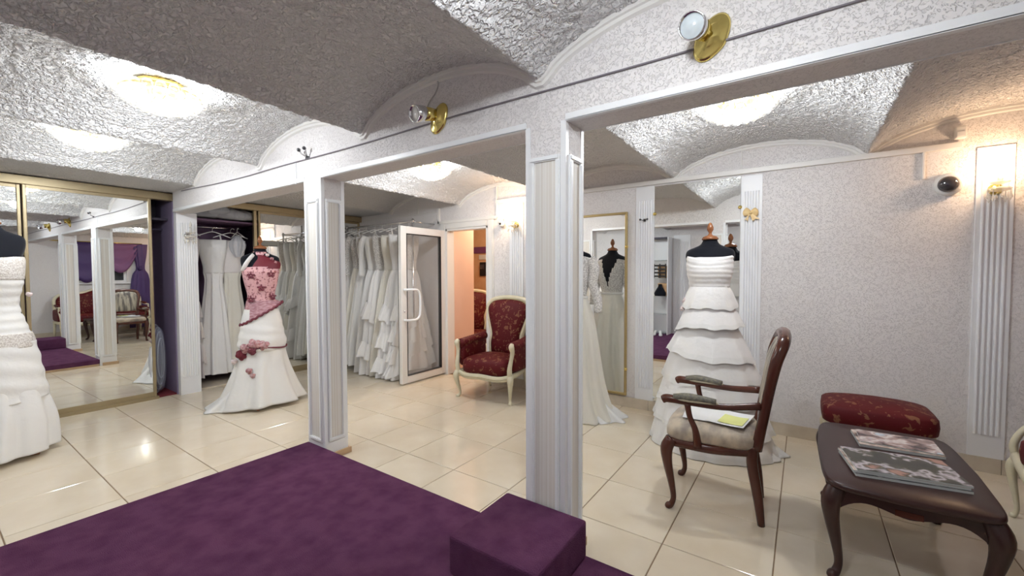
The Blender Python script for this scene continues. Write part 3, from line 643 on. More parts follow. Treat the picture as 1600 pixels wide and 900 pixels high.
# ------------------------------------------------------------------ mannequins
def mannequin(loc, rz, label, s=1.0, legs=True, ang0=0.3):
    t = thing('mannequin', label, 'mannequin', loc, rz)
    MB().loft([(0.80 * s, 0.145, 0.10, 0, 0, 0), (0.92 * s, 0.165, 0.115, 0, 0, 0), (1.05 * s, 0.140, 0.10, 0, 0, 0), (1.17 * s, 0.115, 0.088, 0, 0, 0), (1.30 * s, 0.140, 0.105, 0, -0.01, 0), (1.41 * s, 0.155, 0.115, 0, -0.015, 0),
               (1.50 * s, 0.176, 0.100, 0, 0, 0), (1.555 * s, 0.178, 0.082, 0, 0.005, 0), (1.585 * s, 0.160, 0.070, 0, 0.008, 0), (1.605 * s, 0.115, 0.062, 0, 0.01, 0), (1.625 * s, 0.074, 0.056, 0, 0.01, 0), (1.65 * s, 0.056, 0.050, 0, 0.01, 0), (1.668 * s, 0.052, 0.048, 0, 0.01, 0)], 60, 32).build('torso', 'black_cloth', t, True)
    MB().lathe([(0.001, 1.664), (0.060, 1.664), (0.062, 1.674), (0.050, 1.690), (0.020, 1.700), (0.012, 1.712), (0.012, 1.722), (0.024, 1.745), (0.024, 1.765), (0.012, 1.795), (0.001, 1.803)], 24, (0, 0.01, 0)).xf(Matrix.Scale(s, 4, (0, 0, 1))).build('neck_cap', 'mannequin_wood', t, True)
    MB().tube([(0, 0, 0.20), (0, 0, 0.82 * s)], 0.016, 12).build('pole', 'mannequin_wood', t, True)
    if legs:
        for k in range(3):
            a = ang0 + k * 2 * PI / 3; c, q = math.cos(a), math.sin(a)
            MB().tube([(0, 0, 0.24), (0.07 * c, 0.07 * q, 0.19), (0.15 * c, 0.15 * q, 0.09), (0.190 * c, 0.190 * q, 0.022), (0.26 * c, 0.26 * q, 0.018)], [0.016, 0.018, 0.017, 0.017, 0.010], 10, smooth=18).build('stand_leg', 'mannequin_wood', t, True)
    return t

def rz_facing(dx, dy): return math.atan2(dy, dx) + PI / 2      # local -Y points along (dx, dy)

# --- tiered white dress
TL = (-0.62, 3.68, 0); TR = rz_facing(0.10, -1)
mannequin(TL, TR, 'black dress form with turned wood cap under the tiered white dress')
td = thing('tiered_dress', 'strapless white wedding dress with ruffled organza tiers', 'dress', TL, TR)
MB().loft([(1.12, 0.150, 0.118, 0, 0, 0), (1.20, 0.146, 0.116, 0, 0, 0), (1.26, 0.144, 0.114, 0, -0.004, 0), (1.33, 0.152, 0.120, 0, -0.01, 0), (1.40, 0.168, 0.132, 0, -0.015, 0), (1.50, 0.172, 0.125, 0, -0.012, 0), (1.525, 0.166, 0.112, 0, -0.008, 0)], 90, 48,
          fn=lambda a, z: (1 + 0.009 * math.sin(z * 170 + 2.6 * math.cos(a + 0.5) + 1.3 * math.sin(2 * a)) + 0.005 * math.sin(z * 83 - 3 * math.sin(a)), 0.012 * math.cos(2 * a) * (1 if z > 1.45 else 0))).build('bodice', 'organza', td, True)
tiers = [('peplum', 1.29, 1.145, 0.146, 0.204), ('tier', 1.19, 0.955, 0.140, 0.256), ('tier', 1.02, 0.735, 0.175, 0.324), ('tier', 0.81, 0.565, 0.262, 0.362), ('tier', 0.64, 0.375, 0.305, 0.408), ('tier', 0.45, 0.185, 0.345, 0.446), ('tier', 0.25, 0.006, 0.385, 0.472)]
for k, (nm, za, zb, ra, rb) in enumerate(tiers):
    ph_ = k * 1.37; off = 0.0 if k < 2 else 0.012 * (k - 1); am = 0.014 + 0.004 * (k > 1); nf_ = 9 + k; H_ = za - zb
    prof = lambda u: ra + (rb - ra) * u ** 0.85
    fn_ = lambda a, z, k=k, zb=zb, H_=H_: (1, (0.030 * math.sin(a + k * 2.3) + 0.012 * math.sin(3 * a + k * 1.7) + 0.005 * math.sin(11 * a + k)) * max(0, 1 - (z - zb) / H_) * (1 if k < 6 else 0.0))
    keys = [(zb + H_ * (1 - u), prof(u), prof(u) * 0.87, off * 0.4 * u, off * (0.5 + 0.5 * u), am * (0.2 + 0.8 * u)) for u in (1.0, 0.8, 0.5, 0.25, 0.0)]
    MB().loft(keys, 14, 120, nf_, ph_, cap=False, fn=fn_).build(nm, 'organza', td, True)
    e = 0.86                                      # doubled hem band
    MB().loft([(zb - 0.001, rb * 1.008, rb * 0.877, off * 0.4, off, am), (zb + H_ * (1 - e), prof(e) * 1.010, prof(e) * 0.879, off * 0.4 * e, off * (0.5 + 0.5 * e), am * (0.2 + 0.8 * e))], 3, 120, nf_, ph_, cap=False, fn=fn_).build('hem_band', 'satin', td, True)
MB().loft([(0.004, 0.40, 0.27, 0.15, 0.06, .05), (0.05, 0.36, 0.24, 0.13, 0.05, .05), (0.20, 0.25, 0.20, 0.06, 0.02, .05)], 8, 64, 9).build('train', 'organza', td, True)
def blossom(parent, c, r, m, n=11, nm='flower', seed=0):
    g = MB(); q = random.Random(seed)
    for k in range(n):
        a = 2.4 * k + q.uniform(-.3, .3); u = (k + 1) / n; rr = r * (0.35 + 0.75 * u); tilt = 0.15 + 1.15 * u
        M = Matrix.Translation(c) @ Matrix.Rotation(a, 4, 'Y') @ Matrix.Rotation(-tilt, 4, 'X') @ Matrix.Rotation(q.uniform(-.5, .5), 4, 'Z')
        g2 = MB().sphere((0, 0, rr * 0.60), rr * 0.62, 8, 6, (0.80, 0.09, 0.95))
        g2.v = [(x_, y_ + 0.35 * (x_ * x_) / rr - 0.3 * max(0, z_ - 0.5 * rr) ** 2 / rr, z_) for x_, y_, z_ in g2.v]; g2.xf(M); g.add(g2.v, g2.f)
    return g.build(nm, m, parent, True)
blossom(td, (-0.165, -0.07, 1.17), 0.050, 'pale_petal', 13, 'fabric_rose', 3)
blossom(td, (-0.195, -0.07, 1.11), 0.030, 'pale_petal', 9, 'fabric_rose', 4)

# --- lace-backed ivory dress by the gold mirror
LL = (-1.86, 3.76, 0); LR = rz_facing(-0.10, 1)
mannequin(LL, LR, 'black dress form by the gold-framed mirror')
ld = thing('lace_dress', 'long ivory dress with lace sleeves and deep V facing the gold mirror', 'dress', LL, LR)
MB().loft([(1.10, 0.150, 0.112, 0, 0, 0), (1.17, 0.124, 0.098, 0, 0, 0), (1.30, 0.148, 0.116, 0, -0.01, 0), (1.41, 0.164, 0.126, 0, -0.015, 0), (1.50, 0.180, 0.105, 0, 0, 0), (1.555, 0.174, 0.086, 0, 0.005, 0), (1.58, 0.125, 0.074, 0, 0.01, 0)], 40, 64, cap=False,
          fn=lambda a, z: (1 if not (math.sin(a) < -0.2 and abs(math.cos(a)) < 0.55 * max(0, (z - 1.24) / 0.32)) else 0.80, 0)).build('lace_bodice', 'lace', ld, True)
for s_ in (-1, 1):
    MB().tube([(s_ * 0.165, 0.0, 1.54), (s_ * 0.205, 0.0, 1.44), (s_ * 0.190, -0.005, 1.30), (s_ * 0.235, -0.02, 1.15), (s_ * 0.235, -0.03, 1.02)], [0.055, 0.052, 0.046, 0.042, 0.040], 14, smooth=20).build('lace_sleeve', 'lace', ld, True)
MB().tube([(0.130 * math.cos(a), 0.103 * math.sin(a), 1.165) for a in np.linspace(0, 2 * PI, 40, endpoint=False)], 0.014, 8, closed=True, up=(0, 0, 1)).build('waist_ribbon', 'satin', ld, True)
MB().loft([(0.004, 0.37, 0.30, -0.04, -0.02, .06), (0.10, 0.335, 0.275, -0.02, -0.01, .06), (0.35, 0.285, 0.24, 0, 0.0, .06), (0.70, 0.232, 0.20, 0, 0.0, .05), (0.95, 0.195, 0.155, 0, 0, .04), (1.08, 0.160, 0.122, 0, 0, .02), (1.17, 0.127, 0.10, 0, 0, 0)], 36, 120, 11, 0.5).build('skirt', 'ivory', ld, True)
MB().loft([(0.003, 0.20, 0.22, -0.30, -0.08, .14), (0.03, 0.18, 0.20, -0.28, -0.07, .14), (0.14, 0.11, 0.13, -0.22, -0.04, .10), (0.28, 0.04, 0.05, -0.16, 0.0, .04)], 14, 72, 7).build('train', 'satin', ld, True)

# --- pink and white dress
PL = (-4.74, 2.16, 0); PR = rz_facing(0.93, -0.36)
mannequin(PL, PR, 'black dress form under the pink embroidered dress', 1.0, True, 4.45)
pd = thing('mermaid_dress', 'white mermaid dress with pink embroidered bodice and burgundy flowers', 'dress', PL, PR)
MB().loft([(1.06, 0.147, 0.112, 0, 0, 0), (1.17, 0.126, 0.100, 0, 0, 0), (1.30, 0.152, 0.118, 0, -0.01, 0), (1.41, 0.170, 0.132, 0, -0.015, 0), (1.475, 0.172, 0.120, 0, -0.01, 0)], 30, 48, fn=lambda a, z: (1, 0.02 * (1 + math.sin(a)) * (-1) * (1 if z > 1.44 else 0))).build('bodice', 'pink_lace', pd, True)
MB().loft([(1.455, 0.160, 0.122, 0.02, -0.012, 0), (1.52, 0.155, 0.100, 0.03, -0.004, 0), (1.565, 0.105, 0.080, 0.02, 0.0, 0), (1.60, 0.068, 0.066, 0, 0.006, 0)], 14, 40, cap=False).build('yoke', 'burgundy', pd, True)
MB().loft([(1.585, 0.078, 0.070, 0, 0.006, .06), (1.605, 0.072, 0.066, 0, 0.008, .03), (1.632, 0.066, 0.062, 0, 0.01, .06)], 6, 40, 9).build('collar', 'pink_lace', pd, True)
MB().tube([(-0.065, -0.055, 1.60), (-0.105, -0.085, 1.55), (-0.140, -0.098, 1.49), (-0.165, -0.06, 1.43)], [0.020, 0.022, 0.024, 0.020], 10, smooth=14, flat=0.5).build('shoulder_strap', 'satin', pd, True)
for k, (sx, sz) in enumerate(((0.06, 1.60), (0.10, 1.56), (0.13, 1.52))): blossom(pd, (sx, -0.085, sz), 0.030, 'rose_petal' if k else 'pale_petal', 9, 'shoulder_flower', 20 + k)
for k, (sx, sz) in enumerate(((-0.095, 1.385), (0.085, 1.40), (-0.005, 1.255), (-0.10, 1.14), (0.10, 1.16))):      # appliqué stars on the bodice
    yy = -0.1335 * math.sqrt(max(0, 1 - (sx / 0.172) ** 2)) - 0.012 if sz > 1.3 else -0.118 * math.sqrt(max(0, 1 - (sx / 0.15) ** 2)) - 0.008
    g = MB()
    for p_ in range(5):
        a = p_ * 2 * PI / 5 + 0.3; g2 = MB().sphere((0.022 * math.cos(a), 0, 0.022 * math.sin(a)), 0.020, 6, 5, (0.4 + 0.6 * abs(math.cos(a)), 0.2, 0.4 + 0.6 * abs(math.sin(a)))); g.add(g2.v, g2.f)
    g.xf(Matrix.Translation((sx, yy, sz)) @ Matrix.Rotation(sx * 5.0, 4, 'Z')).build('flower_applique', 'dark_petal', pd, True)
hem = lambda a: 0.07 * math.cos(a)
MB().loft([(0.985, 0.184, 0.138, 0, 0, .004), (1.05, 0.160, 0.122, 0, 0, .004), (1.12, 0.136, 0.108, 0, 0, 0)], 14, 64, 20, cap=False, fn=lambda a, z: (1 + 0.035 * max(0, (1.12 - z) / 0.13) * 0.7, 0.115 * math.cos(a) * (1.12 - z) / 0.135)).build('lace_sash', 'mauve_lace', pd, True)
MB().tube([(0.196 * math.cos(a), 0.150 * math.sin(a), 0.982 + 0.115 * math.cos(a) + 0.006 * math.sin(24 * a)) for a in np.linspace(0, 2 * PI, 120, endpoint=False)], 0.012, 6, closed=True).build('sash_edging', 'dark_petal', pd, True)
MB().loft([(0.60, 0.190, 0.175, 0, 0.0, .012), (0.66, 0.228, 0.178, 0, 0.0, .02), (0.80, 0.205, 0.160, 0, 0, .012), (0.92, 0.186, 0.140, 0, 0, .006), (1.03, 0.158, 0.118, 0, 0, 0)], 46, 80, 5, 1.0, fn=lambda a, z: (1 + 0.016 * math.sin(z * 62 + 2.2 * math.cos(a + 0.6)) * (1 if z < 0.9 else 0.2), 0)).build('draped_hip', 'satin', pd, True)
MB().loft([(0.045, 0.40, 0.33, 0.0, 0.05, .075), (0.18, 0.335, 0.27, 0, 0.03, .065), (0.38, 0.262, 0.205, 0, 0.01, .05), (0.55, 0.222, 0.170, 0, 0, .02), (0.63, 0.215, 0.165, 0, 0, .01)], 26, 120, 8, 0.9, fn=lambda a, z: (1, -0.038 * max(0, -math.cos(a)) * (1 if z < 0.1 else 0))).build('skirt', 'satin', pd, True)
MB().loft([(0.004, 0.20, 0.24, -0.33, 0.12, .10), (0.05, 0.16, 0.21, -0.30, 0.10, .10), (0.20, 0.07, 0.13, -0.22, 0.05, .06), (0.34, 0.02, 0.05, -0.19, 0.02, 0)], 14, 64, 5).build('train', 'satin', pd, True)
MB().tube([(0.228 * math.cos(a), 0.178 * math.sin(a), 0.625 + 0.01 * math.sin(3 * a)) for a in np.linspace(-2.0, 0.1, 30)], 0.008, 6).build('burgundy_piping', 'dark_petal', pd, True)
for k, (sx, sz, r_, m_) in enumerate(((-0.15, 0.64, 0.085, 'rose_petal'), (-0.08, 0.675, 0.095, 'rose_petal'), (0.0, 0.665, 0.085, 'rose_petal'), (-0.19, 0.57, 0.085, 'burgundy'), (-0.10, 0.615, 0.07, 'dark_petal'), (-0.13, 0.41, 0.05, 'rose_petal'), (-0.10, 0.36, 0.042, 'rose_petal'), (-0.255, 0.50, 0.045, 'pale_petal'))):
    yy = -0.20 * math.sqrt(max(0.05, 1 - (sx / 0.25) ** 2)) - 0.02
    blossom(pd, (sx, yy, sz), r_, m_, 10, 'skirt_flower', 40 + k)

# --- white ruched dress at the left edge
WL = (-5.03, 0.375, 0); WR = rz_facing(0.93, -0.15)
mannequin(WL, WR, 'black dress form at the left edge under the ruched white dress', 1.07, True, 3.55)
wd = thing('ruched_dress', 'ruched white satin wedding dress with beaded bands at the left edge', 'dress', WL, WR)
MB().loft([(1.36, 0.166, 0.130, 0, -0.012, 0), (1.42, 0.172, 0.136, 0, -0.015, 0), (1.50, 0.176, 0.128, 0, -0.012, 0), (1.535, 0.170, 0.112, 0, -0.008, 0)], 24, 48).build('beaded_bust', 'bead_lace', wd, True)
MB().loft([(0.93, 0.192, 0.150, 0, 0, 0), (1.05, 0.160, 0.122, 0, 0, 0), (1.17, 0.134, 0.106, 0, 0, 0), (1.30, 0.155, 0.122, 0, -0.01, 0), (1.38, 0.168, 0.132, 0, -0.013, 0)], 80, 56, fn=lambda a, z: (1 + 0.014 * math.sin(z * 95 + 1.3 * math.cos(a + 1)), 0)).build('ruched_bodice', 'satin', wd, True)
MB().loft([(0.84, 0.215, 0.172, 0, 0, 0.004), (0.90, 0.208, 0.164, 0, 0, 0.004), (0.95, 0.196, 0.153, 0, 0, 0.0)], 10, 48, 9).build('beaded_band', 'bead_lace', wd, True)
MB().loft([(0.44, 0.272, 0.240, 0, 0.01, .02), (0.60, 0.250, 0.210, 0, 0, .015), (0.76, 0.230, 0.185, 0, 0, .01), (0.88, 0.212, 0.165, 0, 0, .0)], 50, 72, 4, 0.3, fn=lambda a, z: (1 + 0.016 * math.sin(z * 48 + 2.8 * math.cos(a - 0.5)), 0.05 * math.sin(a + 0.6) * max(0, (0.7 - z)))).build('gathered_overskirt', 'satin', wd, True)
MB().loft([(0.045, 0.315, 0.32, -0.01, 0.0, .06), (0.14, 0.315, 0.30, -0.01, 0.0, .06), (0.30, 0.295, 0.265, 0, 0.0, .05), (0.50, 0.250, 0.22, 0, 0, .03), (0.62, 0.230, 0.19, 0, 0, .01)], 26, 110, 9, 0.4).build('skirt', 'satin', wd, True)
blossom(wd, (0.185, -0.03, 1.245), 0.03, 'pale_petal', 9, 'side_bow', 9)

# ------------------------------------------------------------------ hanging dresses
def hanger(parent, z, mname='plastic_white', wdt=0.19):
    h = MB().tube([(-wdt, 0, z - 0.10), (-0.06, 0, z - 0.045), (0, 0, z - 0.03), (0.06, 0, z - 0.045), (wdt, 0, z - 0.10)], 0.006, 6, smooth=20)
    h2 = MB().tube([(0, 0, z - 0.03), (0, 0, z), (0.012, 0, z + 0.022), (0.030, 0, z + 0.028), (0.040, 0, z + 0.012)], 0.003, 6, smooth=16); h.add(h2.v, h2.f)
    return h.build('hanger', mname, parent, True)
def hung_dress(loc, rz, z_hang, hem_z, label, m, wid, dep, seed, strap=True, sleeve=False, frill=0, lm=None, group='gowns hanging on the rail'):
    """local x = across the hanger; the rod hook is at z_hang"""
    q = random.Random(seed); t = thing('hanging_gown', label, 'gown', loc, rz, group)
    hanger(t, z_hang - 0.03)
    zt = z_hang - 0.13; H = zt - hem_z; nf = q.randint(7, 10); ph_ = q.random() * 6
    keys = [(hem_z, wid * 1.0, dep * 1.0, 0, 0, .13), (hem_z + 0.15 * H, wid * 0.92, dep * 0.88, 0.01 * q.uniform(-1, 1), 0, .13), (hem_z + 0.42 * H, wid * 0.72, dep * 0.66, 0, 0, .11), (hem_z + 0.66 * H, wid * 0.50, dep * 0.46, 0, 0, .07), (hem_z + 0.74 * H, 0.108, dep * 0.40, 0, 0, .03)]
    MB().loft(keys, 34, 84, nf, ph_, cap=False).build('skirt', m, t, True)
    MB().loft([(hem_z + 0.735 * H, 0.110, dep * 0.41, 0, 0, .01), (hem_z + 0.79 * H, 0.112, dep * 0.44, 0, 0, .02), (hem_z + 0.87 * H, 0.14, dep * 0.52, 0, 0, .03), (hem_z + 0.94 * H, 0.155, dep * 0.46, 0, 0, .03), (zt - 0.03, 0.15 + 0.01 * q.random(), dep * 0.22, 0, 0, .02)], 16, 40, 5, ph_).build('bodice', lm or m, t, True)
    if strap:
        for s_ in (-1, 1): MB().tube([(s_ * 0.105, -0.02, zt - 0.05), (s_ * 0.115, 0, zt + 0.035), (s_ * 0.105, 0.02, zt - 0.05)], 0.009, 6, smooth=10).build('strap', lm or m, t, True)
    if sleeve:
        for s_ in (-1, 1): MB().tube([(s_ * 0.15, 0, zt - 0.03), (s_ * 0.20, 0, zt - 0.16), (s_ * 0.205, 0.0, zt - 0.40), (s_ * 0.20, 0, zt - 0.60)], [0.045, 0.042, 0.036, 0.045], 10, smooth=16, flat=0.7).build('sleeve', lm or m, t, True)
    for k in range(frill):
        za = hem_z + H * (0.50 - 0.47 * k / max(1, frill)); zb = max(za - 0.20, hem_z + 0.002); f_ = 0.60 + 0.45 * (k + 1) / frill
        MB().loft([(zb, wid * (f_ + 0.14), dep * (f_ + 0.14), 0, 0, .10), ((za + zb) / 2, wid * (f_ + 0.05), dep * (f_ + 0.05), 0, 0, .09), (za, wid * (f_ - 0.06), dep * (f_ - 0.06), 0, 0, .05)], 8, 84, nf + 3, ph_ + k, cap=False, fn=lambda a, z, k=k: (1, 0.10 * math.sin(a + 0.7 * k) * max(0, min(1, (z - hem_z) / 0.2)) + 0.02 * math.sin(4 * a + k))).build('frill', m, t, True)
    return t
# garment rail in the far corner
rl = thing('garment_rail', 'chrome garment rail beside the open glass door', 'garment rail', (0, 0, 0))
MB().tube([(-5.78, 3.88, 2.092), (-4.27, 3.88, 2.092)], 0.013, 10).build('rod', 'chrome', rl, True)
for xx in (-5.75, -4.29):
    MB().tube([(xx, 3.88, 0.0), (xx, 3.88, 2.13)], 0.013, 10).build('upright', 'chrome', rl, True); MB().lathe([(0, 0), (0.05, 0), (0.05, 0.008), (0, 0.01)], 18, (xx, 3.88, 0)).build('foot', 'chrome', rl, True)
    MB().tube([(xx, 3.88, 2.09), (xx, YB, 2.09)], 0.009, 8).build('wall_bracket', 'chrome', rl, True); MB().lathe([(0, 0), (0.022, 0), (0.024, 0.03), (0, 0.03)], 14, (xx, 3.88, 2.085)).build('joint', 'chrome', rl, True)
rack = [(-5.64, 'pearl', 0.30, 'pale pearl gown at the far left end of the garment rail', False, False, 0, None),
        (-5.46, 'ivory', 0.28, 'ivory gown with long lace sleeves, second on the garment rail', False, True, 0, 'lace'),
        (-5.28, 'pearl', 0.31, 'straight pearl gown third along the garment rail', True, False, 0, None),
        (-5.10, 'satin', 0.30, 'white long-sleeved gown in the middle of the garment rail', False, True, 0, 'satin'),
        (-4.92, 'organza', 0.33, 'white gown with cascading frills in the middle of the garment rail', True, False, 2, 'lace'),
        (-4.74, 'ivory', 0.31, 'ivory strapless gown right of the frilled gown on the rail', False, False, 0, None),
        (-4.56, 'organza', 0.33, 'white tiered organza gown next to the open door leaf', True, False, 3, None),
        (-4.38, 'satin', 0.33, 'white strapless gown seen through the glass door', False, False, 4, 'bead_lace')]
for k, (xx, m_, wd_, lab, st_, sl_, fr_, lm_) in enumerate(rack):
    hung_dress((xx, 3.88 + 0.012 * (k % 2), 0), PI / 2 - 0.25 + 0.08 * ((k * 5) % 3), 2.09, 0.012 + 0.16 * (k < 3) * (1 - k / 4), lab, m_, wd_, 0.135, 100 + k, st_, sl_, fr_, lm_)
bh = thing('clothes_hanger', 'empty black hanger at the wardrobe end of the garment rail', 'hanger', (-5.72, 3.80, 0), 0.5); hanger(bh, 2.06, 'black_plastic', 0.16)
# dresses inside the open wardrobe
hung_dress((-6.28, 2.045, 0), 0.2, 2.0, 0.10, 'short blush gown half hidden behind the white post', 'blush', 0.15, 0.08, 201, False, False, 3, None, 'gowns in the open wardrobe')
hung_dress((-6.24, 2.27, 0), 1.15, 2.0, 0.12, 'white strapless gown with folded bodice hanging in the purple wardrobe', 'organza', 0.19, 0.11, 202, False, False, 0, 'satin', 'gowns in the open wardrobe')
hung_dress((-6.22, 2.47, 0), 1.25, 2.0, 0.14, 'cream halter gown hanging in the wardrobe behind the pink mannequin', 'ivory', 0.18, 0.10, 203, True, False, 0, 'blush', 'gowns in the open wardrobe')
vb = thing('veil_bundle', 'crumpled grey tulle veils heaped on the wardrobe shelf', 'veils', (-6.12, 2.42, 2.082))
for k in range(7):
    q = random.Random(300 + k)
    MB().loft([(0, 0.13, 0.10, 0, 0, .10), (0.03, 0.17, 0.13, 0, 0, .16), (0.085, 0.14, 0.11, 0, 0, .18), (0.125, 0.04, 0.04, 0, 0, .1)], 12, 40, 5, q.random() * 6).xf(Matrix.Translation((q.uniform(-0.06, 0.10), q.uniform(-0.28, 0.22), q.uniform(0, 0.06))) @ Matrix.Rotation(q.random() * 6, 4, 'Z')).build('tulle_fold', 'tulle', vb, True)
gb = thing('veil_bag', 'clear bag of tulle hanging from the wardrobe rod', 'bag', (-6.10, 2.50, 0)); hanger(gb, 1.97)
MB().loft([(1.62, 0.03, 0.03, 0, 0, .05), (1.70, 0.07, 0.06, 0, 0, .2), (1.80, 0.085, 0.07, 0, 0, .2), (1.90, 0.03, 0.03, 0, 0, .05)], 16, 40, 6).build('bag', 'tulle', gb, True)

# ------------------------------------------------------------------ chairs
def cabriole(parent, x, y, h, ox, oy, m, r=0.026, knee=0.03, nm='leg'):
    l = math.hypot(ox, oy); ox, oy = ox / l, oy / l
    k = [(0.0, 1.0, 1.25), (knee * 0.9, 0.86, 1.30), (knee * 0.75, 0.66, 1.0), (0.0, 0.38, 0.72), (-knee * 0.45, 0.17, 0.56), (-knee * 0.1, 0.065, 0.62), (knee * 0.42, 0.03, 0.78), (knee * 0.5, 0.0, 0.60)]
    return MB().tube([(x + ox * d, y + oy * d, h * z) for d, z, _ in k], [r * q for _, _, q in k], 10, smooth=28).build(nm, m, parent, True)

def red_armchair(loc, rz, label):
    t = thing('red_armchair', label, 'armchair', loc, rz)      # faces local -Y; front legs at y=-0.28
    W = 0.335
    for s_ in (-1, 1):
        cabriole(t, s_ * W, -0.28, 0.30, s_ * 0.6, -1, 'cream_wood', 0.028, 0.035)
        MB().tube([(s_ * 0.25, 0.22, 0.32), (s_ * 0.255, 0.24, 0.15), (s_ * 0.27, 0.29, 0.0)], [0.024, 0.021, 0.017], 8, smooth=12).build('leg', 'cream_wood', t, True)
        # arm post and scroll
        MB().tube([(s_ * W, -0.285, 0.29), (s_ * (W + .005), -0.30, 0.38), (s_ * (W + 0.012), -0.275, 0.48), (s_ * (W + 0.02), -0.265, 0.56), (s_ * (W + 0.02), -0.285, 0.615), (s_ * (W + 0.015), -0.265, 0.645)], [0.030, 0.026, 0.021, 0.024, 0.030, 0.022], 10, smooth=26).build('arm_post', 'cream_wood', t, True)
        a, b = sorted((s_ * (W - 0.055), s_ * (W + 0.035)))
        MB().pillow(a, b, -0.25, 0.24, 0.33, 0.60, 0.4).build('side_cushion', 'damask', t, True)
        MB().tube([(s_ * (W - 0.005), -0.26, 0.605), (s_ * (W - 0.005), 0.0, 0.615), (s_ * (W - 0.03), 0.22, 0.64)], [0.052, 0.055, 0.05], 14, smooth=14).build('arm_pad', 'damask', t, True)
    ap = [(-W, -0.285, 0.285), (-0.2, -0.325, 0.262), (0, -0.345, 0.275), (0.2, -0.325, 0.262), (W, -0.285, 0.285)]
    MB().tube(ap, 0.032, 10, smooth=26, flat=0.62, up=(0, 0, 1)).build('front_apron', 'cream_wood', t, True)
    MB().tube([(x_, y_ - 0.019, z_ - 0.004) for x_, y_, z_ in ap], 0.004, 6, smooth=26).build('gilt_line', 'cream_groove', t, True)
    for s_ in (-1, 1): MB().tube([(s_ * W, -0.28, 0.285), (s_ * 0.31, 0.0, 0.285), (s_ * 0.25, 0.24, 0.29)], 0.030, 8, smooth=10, flat=0.62, up=(0, 0, 1)).build('side_apron', 'cream_wood', t, True)
    MB().tube([(-0.25, 0.24, 0.29), (0.25, 0.24, 0.29)], 0.026, 8).build('back_apron', 'cream_wood', t, True)
    MB().pillow(-0.30, 0.30, -0.345, 0.22, 0.275, 0.455, 0.42, 0.03).build('seat_cushion', 'damask', t, True)
    # balloon back
    lean = lambda z: 0.20 + 0.16 * (z - 0.4)
    o = [(-0.19, 0.42), (-0.21, 0.55), (-0.20, 0.66), (-0.235, 0.78), (-0.28, 0.92), (-0.285, 1.01), (-0.22, 1.075), (-0.10, 1.10), (0, 1.106), (0.10, 1.10), (0.22, 1.075), (0.285, 1.01), (0.28, 0.92), (0.235, 0.78), (0.20, 0.66), (0.21, 0.55), (0.19, 0.42)]
    pts = [(x_, lean(z_), z_) for x_, z_ in o]
    MB().tube(pts, 0.030, 10, smooth=64).build('back_frame', 'cream_wood', t, True)
    MB().tube([(x_ * 0.93, y_ - 0.028, 0.42 + (z_ - 0.42) * 0.975) for x_, y_, z_ in pts], 0.005, 6, smooth=64).build('gilt_line', 'cream_groove', t, True)
    C_ = cr([(x_, z_) for x_, z_ in o], 48); R = []
    for k_, bulge in ((0.96, 0.02), (0.93, -0.035), (0.80, -0.06), (0.55, -0.078), (0.25, -0.085), (0.02, -0.088)):
        R.append([(x_ * k_, lean(0.74 + (z_ - 0.74) * k_) + bulge, 0.74 + (z_ - 0.74) * k_) for x_, z_ in C_])
    MB().rings(R).build('back_cushion', 'damask', t, True)
    return t
red_armchair((-2.905, 3.88, 0), 0.10, 'cream-framed red damask armchair next to the doorway')
red_armchair((-4.44, 5.32, 0), rz_facing(0.72, -0.7), 'red damask armchair in the corridor seen through the doorway')

# red sofa at the right edge
sf = thing('red_sofa', 'red damask sofa with cream frame at the right edge', 'sofa', (1.015, 2.83, 0), -PI / 2)   # local -Y faces -X; local x spans along world -Y.. 
W = 0.74
for s_ in (-1, 1):
    cabriole(sf, s_ * W, 0.0, 0.34, s_ * 0.3, -1, 'cream_wood', 0.020, 0.018)
    MB().tube([(s_ * W, 0.58, 0.34), (s_ * W, 0.60, 0.16), (s_ * W, 0.64, 0.0)], [0.026, 0.022, 0.018], 8).build('leg', 'cream_wood', sf, True)
    MB().tube([(s_ * W, 0.0, 0.34), (s_ * (W + .005), -0.012, 0.42), (s_ * (W + 0.01), 0.02, 0.50), (s_ * (W + 0.015), 0.075, 0.57), (s_ * (W + 0.015), 0.09, 0.635), (s_ * (W + 0.012), 0.078, 0.685)], [0.019, 0.018, 0.016, 0.014, 0.017, 0.013], 10, smooth=28).build('arm_post', 'cream_wood', sf, True)
    a, b = sorted((s_ * (W - 0.06), s_ * (W + 0.035))); MB().pillow(a, b, 0.045, 0.60, 0.375, 0.63, 0.4).build('side_cushion', 'damask', sf, True)
    MB().tube([(s_ * W, 0.09, 0.675), (s_ * W, 0.3, 0.68), (s_ * W, 0.58, 0.72)], 0.020, 12, smooth=10).build('arm_rail', 'cream_wood', sf, True); MB().tube([(s_ * W, 0.18, 0.70), (s_ * W, 0.33, 0.705), (s_ * W, 0.48, 0.72)], [0.02, 0.03, 0.02], 12, smooth=10).build('arm_pad', 'damask', sf, True)
MB().tube([(-W, -0.005, 0.35), (-0.4, -0.04, 0.315), (0, -0.06, 0.33), (0.4, -0.04, 0.315), (W, -0.005, 0.35)], 0.036, 10, smooth=30, flat=0.6, up=(0, 0, 1)).build('front_apron', 'cream_wood', sf, True)
for s_ in (-1, 1): MB().tube([(s_ * W, 0.0, 0.345), (s_ * W, 0.60, 0.345)], 0.03, 8).build('side_apron', 'cream_wood', sf, True)
for a, b in ((-0.70, -0.003), (0.003, 0.70)): MB().pillow(a, b, -0.04, 0.54, 0.345, 0.50, 0.35, 0.02).build('seat_cushion', 'damask', sf, True)
